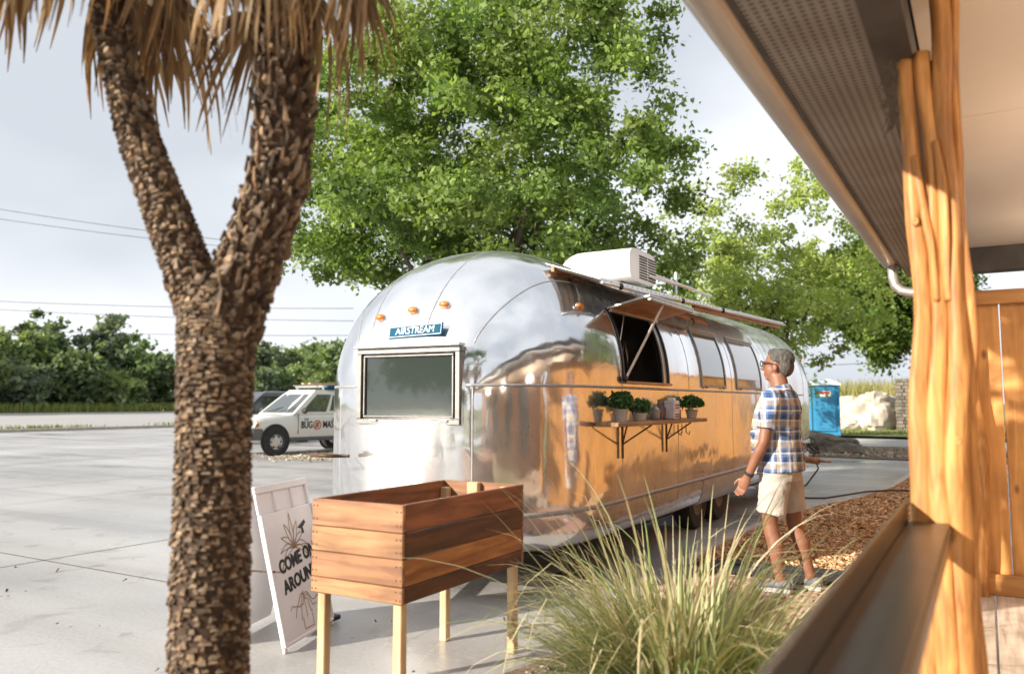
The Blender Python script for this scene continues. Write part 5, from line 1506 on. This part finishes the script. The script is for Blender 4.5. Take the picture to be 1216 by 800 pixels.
for k in range(15):
    for j in range(3):
        for i in range(3 if k % 2 else 4):
            nx = 3 if k % 2 else 4; w_ = 1.2 / nx
            if j == 1 and 0 < i < nx - 1: continue
            MB().box((-.6 + w_ * (i + .5) + rn.uniform(-.02, .02), -.4 + .4 * j + rn.uniform(-.03, .03), .085 + k * .165), (w_ - .02, .38, .15), .015).build('stone', 'stone_dark', pil)
MB().box((0, 0, 1.2), (1.0, 1.0, 2.4)).build('core', 'joint', pil)

b = MB(); hp = [(-2.45, 11.8), (-2.2, 11.9), (-2.0, 12.0), (-1.8, 12.6), (-1.6, 13.2), (-1.3, 13.6), (-1.0, 13.7), (-.5, 13.6), (-.2, 13.7)]
b.tube([(x, y, .09) for x, y in hp], .014, 8); o = b.build('garden_hose', 'hose', None, True); tag(o, 'black hose lying across the edging of the mulch bed', 'hose')

def cable(x0, y0, z0, x1, y1, z1, sag, r_, label):
    b = MB(); P_ = []
    for i in range(25):
        t = i / 24; P_.append((x0 + (x1 - x0) * t, y0 + (y1 - y0) * t, z0 + (z1 - z0) * t - sag * 4 * t * (1 - t)))
    b.tube(P_, r_, 5); o = b.build('power_line', 'wire', None, True)
    return tag(o, label, 'cable', 'power lines along the road')
for (p, q_, sg, lb) in (
    ((-73.54, 27.23, 18.07), (-41.72, 46.51, 13.0), .5, 'topmost power line over the treeline'),
    ((-73.57, 27.29, 17.16), (-41.73, 46.53, 12.67), .5, 'thin power line just under the topmost one'),
    ((-73.88, 27.82, 9.75), (-41.9, 46.81, 8.7), .3, 'upper of three low power lines above the treetops'),
    ((-73.91, 27.85, 9.23), (-41.94, 46.88, 7.73), .3, 'middle of three low power lines above the treetops'),
    ((-73.98, 27.97, 7.53), (-41.98, 46.96, 6.62), .3, 'lowest of three low power lines above the treetops')):
    cable(*p, *q_, sg, .022, lb)
cable(-19.42, 81.23, 6.96, -4.12, 90.1, 8.64, .2, .03, 'far power line above the portable toilet')
cable(-19.5, 81.37, 4.94, -4.23, 90.29, 5.95, .2, .03, 'low far power line above the meadow grass')

# ------------------------------------------------------------------ vehicles
def vehicle(name, label, cat, loc, rz, paint, st, gh, wins, wb=3.2, wr=.375, tw=.8, extras=None):
    t = thing(name, label, cat, loc, rz)
    b = MB(); rings = []
    for (x, zb, zt, hw) in st:
        sh_ = zt - .07
        half = [(0, zb), (hw * .80, zb), (hw * .95, zb + .07), (hw * 1.0, (zb + sh_) / 2), (hw * .985, sh_ - .08), (hw * .95, sh_), (hw * .88, zt - .015), (hw * .5, zt), (0, zt + .012)]
        ring = [V(x, y, z) for y, z in half] + [V(x, -y, z) for y, z in half[-2:0:-1]]
        rings.append(ring)
    b.loft(rings); body = b.build('body', paint, t, sharp=32)
    zb, zt = gh['z0'], gh['z1']
    bot = gh['bot']; top = gh['top']              # (x_front, x_rear, half width)
    def P_(sx, sy, k): 
        xf = bot[0] + (top[0] - bot[0]) * k; xr = bot[1] + (top[1] - bot[1]) * k; hw = bot[2] + (top[2] - bot[2]) * k
        return V(xr + (xf - xr) * sx, sy * hw, zb + (zt - zb) * k)
    b = MB(); rings = []
    for k, ins in ((0, 0), (.85, 0), (.95, .04), (1.0, .14)):
        r_ = []
        for sx, sy in ((0, -1), (.5, -1), (1, -1), (1, -.5), (1, 0), (1, .5), (1, 1), (.5, 1), (0, 1), (0, 0)):
            p = P_(sx, sy, k); bow = .05 * (1 - sy * sy) if sx == 1 else 0
            c = P_(.5, 0, k); p = p + V(bow, 0, 0); q = p.lerp(c, ins * .5); q.z = p.z + (.03 if k == 1 else 0)
            r_.append(q)
        rings.append(r_)
    b.loft(rings); cab = b.build('cab', paint, t, sharp=30)
    def pane(nm, quad, parent, m='glass', off=.008):
        p = [V(*q) for q in quad]; n_ = (p[1] - p[0]).cross(p[2] - p[0]).normalized()
        bb = MB(); fr_ = [q + n_ * off for q in p]; bk = [q - n_ * .01 for q in p]
        bb.loft([bk, fr_]); return bb.build(nm, m, parent)
    for s_ in (1, -1):
        for (x0, x1, x2, x3, k0, k1) in wins:
            a, b1, c, d = P_(x0, s_, k0), P_(x1, s_, k0), P_(x2, s_, k1), P_(x3, s_, k1)
            pane('side_window', (a, b1, c, d) if s_ < 0 else (d, c, b1, a), t)
    ws = [P_(1, -.9, .06) + V(.02, 0, 0), P_(1, .9, .06) + V(.02, 0, 0), P_(1, .86, .86) + V(.02, 0, 0), P_(1, -.86, .86) + V(.02, 0, 0)]
    m0 = [P_(1, 0, .06) + V(.06, 0, 0), P_(1, 0, .86) + V(.06, 0, 0)]
    bb = MB(); bb.add([ws[0], m0[0], m0[1], ws[3], ws[1], ws[2]], [(0, 1, 2, 3), (1, 4, 5, 2)]); wsh = bb.build('windscreen', 'glass', t, True)
    pane('rear_window', [P_(0, .8, .15), P_(0, -.8, .15), P_(0, -.75, .8), P_(0, .75, .8)], t)
    hw = max(s_[3] for s_ in st)
    for sx in (1, -1):
        for sy in (1, -1):
            x = sx * wb / 2
            b = MB(); b.lathe([(.05, 0), (wr + .075, 0), (wr + .07, .012), (.05, .012)], 30, axis='y', c=(x, sy * hw * .995 + (.0 if sy > 0 else -.012), wr + .03)); b.build('wheel_arch', 'black', t)
            b = MB(); b.lathe([(.2, -.11), (wr - .03, -.11), (wr, -.07), (wr, .07), (wr - .03, .11), (.2, .11)], 30, axis='y', cap=False)
            wl = b.build('wheel', 'tyre', t, loc=(x, sy * (hw - .06), wr), sharp=40)
            b = MB(); b.lathe([(.03, .09), (.12, .10), (.17, .075), (.225, .10), (.235, .112), (.235, -.05), (.03, -.05)], 26, axis='y')
            rm = b.build('rim', 'rim', wl, sharp=40, rot=(0, 0, 0 if sy > 0 else math.pi))
            for k in range(6):
                a = k * math.pi / 3; MB().lathe([(.022, 0), (.028, .004), (.002, .006)], 10, axis='y').build('rim_hole', 'black', rm, loc=(.155 * math.cos(a), .093, .155 * math.sin(a)))
    x0 = st[0][0]
    for sy in (1, -1):
        b = MB(); b.loft([[V(x0 - .03, sy * hw * .5, .92), V(x0 - .05, sy * hw * .5, .76), V(x0 - .22, sy * hw * .93, .74), V(x0 - .26, sy * hw * .93, .90)], [V(x0 + .03, sy * hw * .52, .92), V(x0 + .03, sy * hw * .52, .76), V(x0 - .16, sy * hw * 1.0, .76), V(x0 - .24, sy * hw * 1.01, .90)]])
        hl = b.build('headlight', 'lamp', t)
        MB().box((x0 - .27, sy * hw * .985, .83), (.10, .02, .10), .01).build('indicator', 'amber', hl)
        b = MB(); b.ell((bot[0] - .25, sy * (hw + .12), zb + .10), (.06, .12, .085), 12, 8); b.build('mirror', 'black', t, True)
        b = MB(); b.box((bot[1] + (bot[0] - bot[1]) * .36, sy * (hw + .005), zb - .14), (.18, .03, .035), .008); b.build('door_handle', 'black', t)
        for x in (bot[0] - .14, bot[1] + (bot[0] - bot[1]) * .26):
            MB().box((x, sy * (hw * .99), (.5 + zb) / 2 + .05), (.012, .02, zb - .55)).build('door_gap', 'black', t)
        b = MB(); b.box((0, sy * (hw * .96), .43), (wb - .95, .06, .10), .02); b.build('sill', 'grey_plastic', t)
    b = MB(); b.box((x0 - .06, 0, .58), (.22, hw * 1.9, .30), .06); b.box((x0 - .28, hw * .93, .58), (.34, .12, .30), .03); b.box((x0 - .28, -hw * .93, .58), (.34, .12, .30), .03); b.build('bumper', 'grey_plastic', t)
    b = MB(); b.box((x0 + .015, 0, .84), (.05, hw * .85, .17), .02); b.build('grille', 'black', t)
    b = MB()
    for yy in (-.35, .25): b.tube([(bot[0] + .04, yy, zb + .06), (bot[0] - .20, yy + .45, zb + .20)], .010, 5)
    b.build('wiper', 'black', t)
    return t
fx, fy = math.cos(R(-99)), math.sin(R(-99))
ST = [(2.42, .50, .72, .62), (2.38, .42, .93, .74), (2.22, .38, 1.00, .84), (1.9, .36, 1.04, .88), (1.3, .36, 1.09, .90), (.85, .36, 1.13, .90), (.3, .36, 1.14, .90), (-1.2, .36, 1.14, .90), (-2.3, .40, 1.14, .90), (-2.62, .48, 1.12, .88)]
GH = dict(z0=1.10, z1=1.76, bot=(1.02, -1.15, .85), top=(.18, -1.0, .68))
WN = [(.50, .90, .865, .50, .10, .84), (.12, .44, .44, .14, .14, .82)]
o_ = V(-16.53, 15.41, 0) - V(fx, fy, 0) * 1.6 - V(-fy, fx, 0) * .84
van = vehicle('work_truck', 'white pest control pickup truck with ladder rack and lettered door', 'truck', o_, R(-99), 'white_paint', ST, GH, WN)
text('lettering', 'BUG', .27, 'black_ink', van, (.60, .905, .80), (R(90), 0, R(180)), .72, .002, bold=.006)
text('lettering', 'MASTER', .27, 'black_ink', van, (-.30, .905, .80), (R(90), 0, R(180)), .74, .002, bold=.006)
text('lettering', 'THE', .09, 'black_ink', van, (.62, .905, .955), (R(90), 0, R(180)), .9, .002)
b = MB(); b.lathe([(.105, 0), (.135, 0), (.135, .006), (.105, .006)], 24, axis='y', c=(.25, .902, .80), cap=False); b.box((.25, .905, .80), (.22, .006, .032), 0, Matrix.Rotation(R(45), 3, 'Y')); b.build('emblem', 'red_ink', van)
b = MB(); b.ell((.25, .898, .80), (.06, .008, .085), 12, 8); b.build('emblem_bug', 'green_ink', van)
b = MB()
for x in (-.15, -1.1, -2.4):
    for y in (-.62, .62): b.box((x, y, 1.83), (.05, .05, .16 if x > -1 else .3))
    b.box((x, 0, 1.89 if x > -1 else 1.93), (.06, 1.4, .06))
b.box((-1.25, .62, 1.93), (2.5, .03, .03)); b.box((-1.25, -.62, 1.93), (2.5, .03, .03)); b.build('ladder_rack', 'alu_trim', van)
MB().box((-.95, .62, 1.965), (2.6, .10, .05), .01).build('ladder_rail', 'pine', van); MB().box((-.95, .30, 1.965), (2.6, .10, .05), .01).build('ladder_rail', 'pine', van)
MB().box((-.55, .55, 1.86), (.5, .3, .12), .02).build('blue_crate', 'cyan_sign', van)
MB().box((-1.92, 0, 1.42), (1.3, 1.64, .58), .06).build('bed_cap', 'white_paint', van)

ST2 = [(2.30, .50, .74, .62), (2.26, .42, .95, .76), (2.05, .36, 1.02, .88), (1.3, .34, 1.07, .92), (.85, .34, 1.10, .92), (.0, .34, 1.12, .92), (-1.6, .34, 1.12, .92), (-2.2, .40, 1.10, .90), (-2.35, .50, 1.02, .84)]
GH2 = dict(z0=1.08, z1=1.74, bot=(1.0, -2.2, .87), top=(.15, -1.95, .70))
WN2 = [(.62, .94, .93, .62, .10, .84), (.36, .58, .58, .37, .10, .84), (.08, .32, .33, .12, .12, .82)]
s2 = vehicle('parked_suv', 'dark sport utility vehicle parked behind the white work truck', 'car', o_ + V(-5.5, 3.0, 0), R(-99), 'suv_paint', ST2, GH2, WN2, wb=2.85)
b = MB()
for y in (-.58, .58): b.tube([(0, y, 1.80), (-1.7, y, 1.80)], .022, 6)
b.build('roof_rail', 'alu_trim', s2)

s3 = copy_tree(s2); s3.location = (-7.5, -7.0, 0); s3.rotation_euler = (0, 0, R(60))
s3['label'] = 'dark sport utility vehicle parked in the open lot facing the trailer'

# ------------------------------------------------------------------ people
def fold(me, amp):
    """cloth creases: push the surface in and out along its normals"""
    nr = [v.normal.copy() for v in me.vertices]; cs = [v.co.copy() for v in me.vertices]; out = []
    for q, n_ in zip(cs, nr):
        a = noise.noise(V(q.x * 9, q.y * 9, q.z * 16 + q.x * 8)) + .5 * noise.noise(V(q.x * 22, q.y * 22, q.z * 34 - q.y * 15))
        out += list(q + n_ * (amp * a))
    me.vertices.foreach_set('co', out)
    me.update()
def person(name, label, loc, rz, pose, shirt, detail=True):
    t = thing(name, label, 'person', loc, rz)
    b = MB()
    def lt(pts, rad, n=14, ref=(1, 0, 0)): b.tube(pts, rad, n, ref=ref)
    # trunk
    kx = pose.get('stout', 1.0)
    TS = [(-.01, .86, .125, .160), (.0, .95, .135, .170), (.02, 1.05, .140, .165), (.025, 1.15, .138, .168), (.005, 1.28, .128, .182), (-.015, 1.37, .118, .190), (-.025, 1.44, .092, .165), (-.022, 1.49, .062, .085)]
    lt([(x, 0, z) for x, z, _, _ in TS], [(a * kx, c * kx) for _, _, a, c in TS], 20)
    lt([(-.022, 0, 1.46), (-.012, 0, 1.53), (.004, 0, 1.60)], [(.072, .072), (.066, .064), (.066, .062)])
    # head
    HR = Matrix.Rotation(R(pose.get('nod', -4)), 3, 'Y'); HC = V(.005, 0, 1.60)
    HS = pose.get('head', 1.0)
    def h(p): return HC + HR @ (V(*p) - HC) * HS
    b.ell(h((-.008, 0, 1.695)), (.104, .081, .091), 20, 14); b.ell(h((.036, 0, 1.632)), (.063, .065, .088), 18, 12); b.ell(h((.054, 0, 1.578)), (.038, .042, .030), 12, 8)
    b.ell(h((.078, 0, 1.685)), (.022, .05, .018), 12, 8)
    lt([h((.088, 0, 1.678)), h((.106, 0, 1.650)), h((.118, 0, 1.636)), h((.100, 0, 1.626))], [.010, .013, .016, .010], 10)
    b.ell(h((.090, 0, 1.600)), (.012, .024, .007), 12, 6); b.ell(h((.088, 0, 1.588)), (.012, .022, .007), 12, 6)
    for s_ in (-1, 1):
        b.ell(h((-.004, s_ * .078, 1.652)), (.020, .010, .034), 12, 8); b.ell(h((.0, s_ * .074, 1.64)), (.016, .012, .024), 10, 6)
    # arms and hands
    for s_, A in ((1, pose['L']), (-1, pose['R'])):
        S_, E_, W_ = [V(*p) for p in A]
        lt([S_ + V(0, -s_ * .05, .01), S_, S_.lerp(E_, .35), S_.lerp(E_, .75), E_, E_.lerp(W_, .3), E_.lerp(W_, .7), W_], [.06, .06, .053, .045, .042, .044, .034, (.031, .024)], 14)
        d = (W_ - E_).normalized(); fw_ = V(1, 0, 0) - d * d.x; fw_.normalize(); sd_ = d.cross(fw_)
        palm = W_ + d * .05; lt([W_ - d * .01, W_ + d * .03, W_ + d * .09], [(.030, .021), (.040, .020), (.042, .017)], 12, tuple(fw_))
        for k in range(4):
            base = W_ + d * .085 + fw_ * (.030 - .020 * k); ln = (.062, .072, .068, .052)[k]; cu = pose.get('curl', .8)
            inw = -sd_ * s_ if pose.get('flip') is None else sd_ * s_
            p = base; dd = d.copy(); pts = [p - d * .02, p]
            for q in range(3):
                dd = (dd + inw * (cu * .42)).normalized(); p = p + dd * (ln / 3 * 1.15); pts.append(p)
            lt(pts, [.0095, .0092, .0088, .0082, .0065], 8)
        tb = W_ + d * .025 + fw_ * .030; lt([tb - fw_ * .01, tb + fw_ * .022 + d * .022, tb + fw_ * .030 + d * .050 - sd_ * s_ * .012, tb + fw_ * .026 + d * .072 - sd_ * s_ * .022], [.013, .012, .0105, .008], 8)
    # legs
    for s_, A in ((1, pose['LL']), (-1, pose['RL'])):
        H_, K_, F_ = [V(*p) for p in A]
        lt([H_ + V(0, 0, .04), H_, H_.lerp(K_, .5), K_ + V(0, 0, .05), K_, K_.lerp(F_, .18), K_.lerp(F_, .38) - V(.012, 0, 0), K_.lerp(F_, .7), F_], [.088, .090, .076, .060, .056, .056, .060, .044, .037], 14)
        lt([F_ + V(-.03, 0, -.01), F_ + V(.05, 0, -.03), F_ + V(.12, 0, -.05)], [.032, .034, .026], 10)
    me = remeshed(b, 'body', .0068, 5, .5); body = link_mesh('body', me, 'skin', t)
    # shirt
    b = MB()
    SH_ = [(.0, .865, .158, .190), (.008, .95, .160, .190), (.025, 1.05, .162, .186), (.03, 1.15, .158, .186), (.008, 1.28, .146, .200), (-.012, 1.37, .134, .207), (-.022, 1.435, .106, .178), (-.022, 1.475, .075, .10)]
    lt([(x, 0, z) for x, z, _, _ in SH_], [(a * kx * kx, c * kx) for _, _, a, c in SH_], 24)
    for s_, A in ((1, pose['L']), (-1, pose['R'])):
        S_, E_, W_ = [V(*p) for p in A]; d = (E_ - S_).normalized()
        lt([S_ + V(0, -s_ * .07, .015), S_ + V(0, -s_ * .01, .008), S_ + d * .08, S_ + d * .16, S_ + d * .225], [.074, .079, .074, .071, .074], 16)
    me = remeshed(b, 'shirt', .0075, 5, .5); fold(me, .009); sh_ = link_mesh('shirt', me, shirt, t)
    b = MB(); rings = []
    for z, r_, o_c in ((1.452, (.086, .098), -.018), (1.485, (.074, .082), -.016), (1.512, (.070, .074), -.010), (1.506, (.078, .083), -.012), (1.47, (.092, .104), -.018)):
        rings.append([V(o_c + r_[0] * math.cos(a), r_[1] * math.sin(a), z - .018 * math.cos(a)) for a in np.linspace(0, 2 * math.pi, 25)[:-1]])
    b.loft(rings, cap=False); b.build('collar', shirt, sh_, True)
    # shorts
    b = MB(); lt([(-.005, 0, .80), (-.003, 0, .90), (.0, 0, 1.0)], [(.140, .172), (.150, .182), (.146, .176)], 20)
    for s_, A in ((1, pose['LL']), (-1, pose['RL'])):
        H_, K_, F_ = [V(*p) for p in A]; e = H_.lerp(K_, .80)
        lt([H_ + V(0, 0, .02), H_.lerp(K_, .3), H_.lerp(K_, .6), e], [(.116, .100), (.115, .100), (.106, .096), (.106, .098)], 18)
    me = remeshed(b, 'shorts', .0085, 4, .5); fold(me, .008); link_mesh('shorts', me, 'shorts', t)
    # shoes
    for A in (pose['LL'], pose['RL']):
        F_ = V(*A[2]); b = MB()
        prof_ = [(-.075, .030, .075), (-.06, .036, .095), (-.02, .038, .10), (.05, .042, .085), (.11, .047, .065), (.16, .045, .052), (.195, .030, .042)]
        rings = []
        for x, w_, h_ in prof_:
            r_ = []
            for j in range(14):
                a = 2 * math.pi * j / 14; r_.append(V(F_.x + x, F_.y + w_ * math.cos(a), .030 + (h_ - .030) * .5 * (1 + math.sin(a))))
            rings.append(r_)
        b.loft(rings); so_ = b.build('shoe', 'shoe', t, True)
        b = MB(); rings = [[V(F_.x + x, F_.y + w_ * 1.08, z) for z in (.004, .034)] + [V(F_.x + x, F_.y - w_ * 1.08, z) for z in (.034, .004)] for x, w_, h_ in prof_]
        b.loft(rings); b.build('sole', 'sole', so_)
    # hair
    b = MB(); b.ell(h((-.020, 0, 1.712)), (.102, .0875, .084), 20, 12); b.ell(h((-.058, 0, 1.665)), (.058, .081, .082), 18, 10); b.ell(h((.03, 0, 1.757)), (.052, .062, .034), 14, 8)
    me = remeshed(b, 'hair', .006, 2, .5); link_mesh('hair', me, pose.get('hair', 'hair'), t)
    if detail:
        b = MB()
        for s_ in (-1, 1):
            b.tube([h((-.012, s_ * .086, 1.672)), h((.05, s_ * .080, 1.684)), h((.102, s_ * .068, 1.688))], (.0042, ), 6) if False else b.tube([h((-.016, s_ * .087, 1.668)), h((.05, s_ * .081, 1.682)), h((.104, s_ * .066, 1.686))], [.004, .004, .0045], 6)
            b.tube([h((.110, s_ * .036 + .026 * math.cos(a), 1.672 + .020 * math.sin(a))) for a in np.linspace(0, 2 * math.pi, 17)], .0032, 5)
        b.tube([h((.112, -.012, 1.676)), h((.112, .012, 1.676))], .003, 5); b.build('spectacles', 'black', t)
        b = MB()
        for s_ in (-1, 1): b.ell(h((.086, s_ * .032, 1.672)), (.010, .012, .007), 10, 6)
        b.build('eyes', 'black', t, True)
        S_, E_, W_ = [V(*p) for p in pose['L']]; d = (W_ - E_).normalized(); c = W_ - d * .03
        b = MB(); b.tube([c - d * .012, c + d * .012], [(.037, .031)] * 2, 16, ref=(1, 0, 0)); b.build('wristwatch', 'black', t, True)
    return t
man = dict(L=((-.015, .205, 1.415), (.03, .25, 1.10), (.165, .24, .835)), R=((-.015, -.205, 1.415), (.0, -.255, 1.10), (.06, -.25, .83)),
           LL=((.0, .092, .875), (.05, .105, .49), (-.02, .11, .085)), RL=((-.015, -.092, .875), (-.06, -.105, .49), (-.175, -.11, .085)), nod=-5, curl=.8, stout=1.07, head=1.05)
person('person', 'man in plaid shirt, khaki shorts and glasses looking up at the serving window', (-1.36, 6.28, .034), R(174), man, 'plaid')
srv = dict(L=((-.015, .205, 1.415), (.10, .27, 1.18), (.30, .20, 1.30)), R=((-.015, -.205, 1.415), (.20, -.27, 1.14), (.32, -.27, 1.40)),
           LL=((.0, .092, .875), (.02, .105, .49), (-.02, .11, .085)), RL=((.0, -.092, .875), (.02, -.105, .49), (-.02, -.11, .085)), nod=8, curl=.9)
M['dark_shirt'] = mat('dark_cotton', (0.03, 0.03, 0.035), .9)
person('person', 'worker in a dark shirt inside the trailer raising one arm', (TX + .42, TY + 2.12, .602), R(0), srv, 'dark_shirt', False)
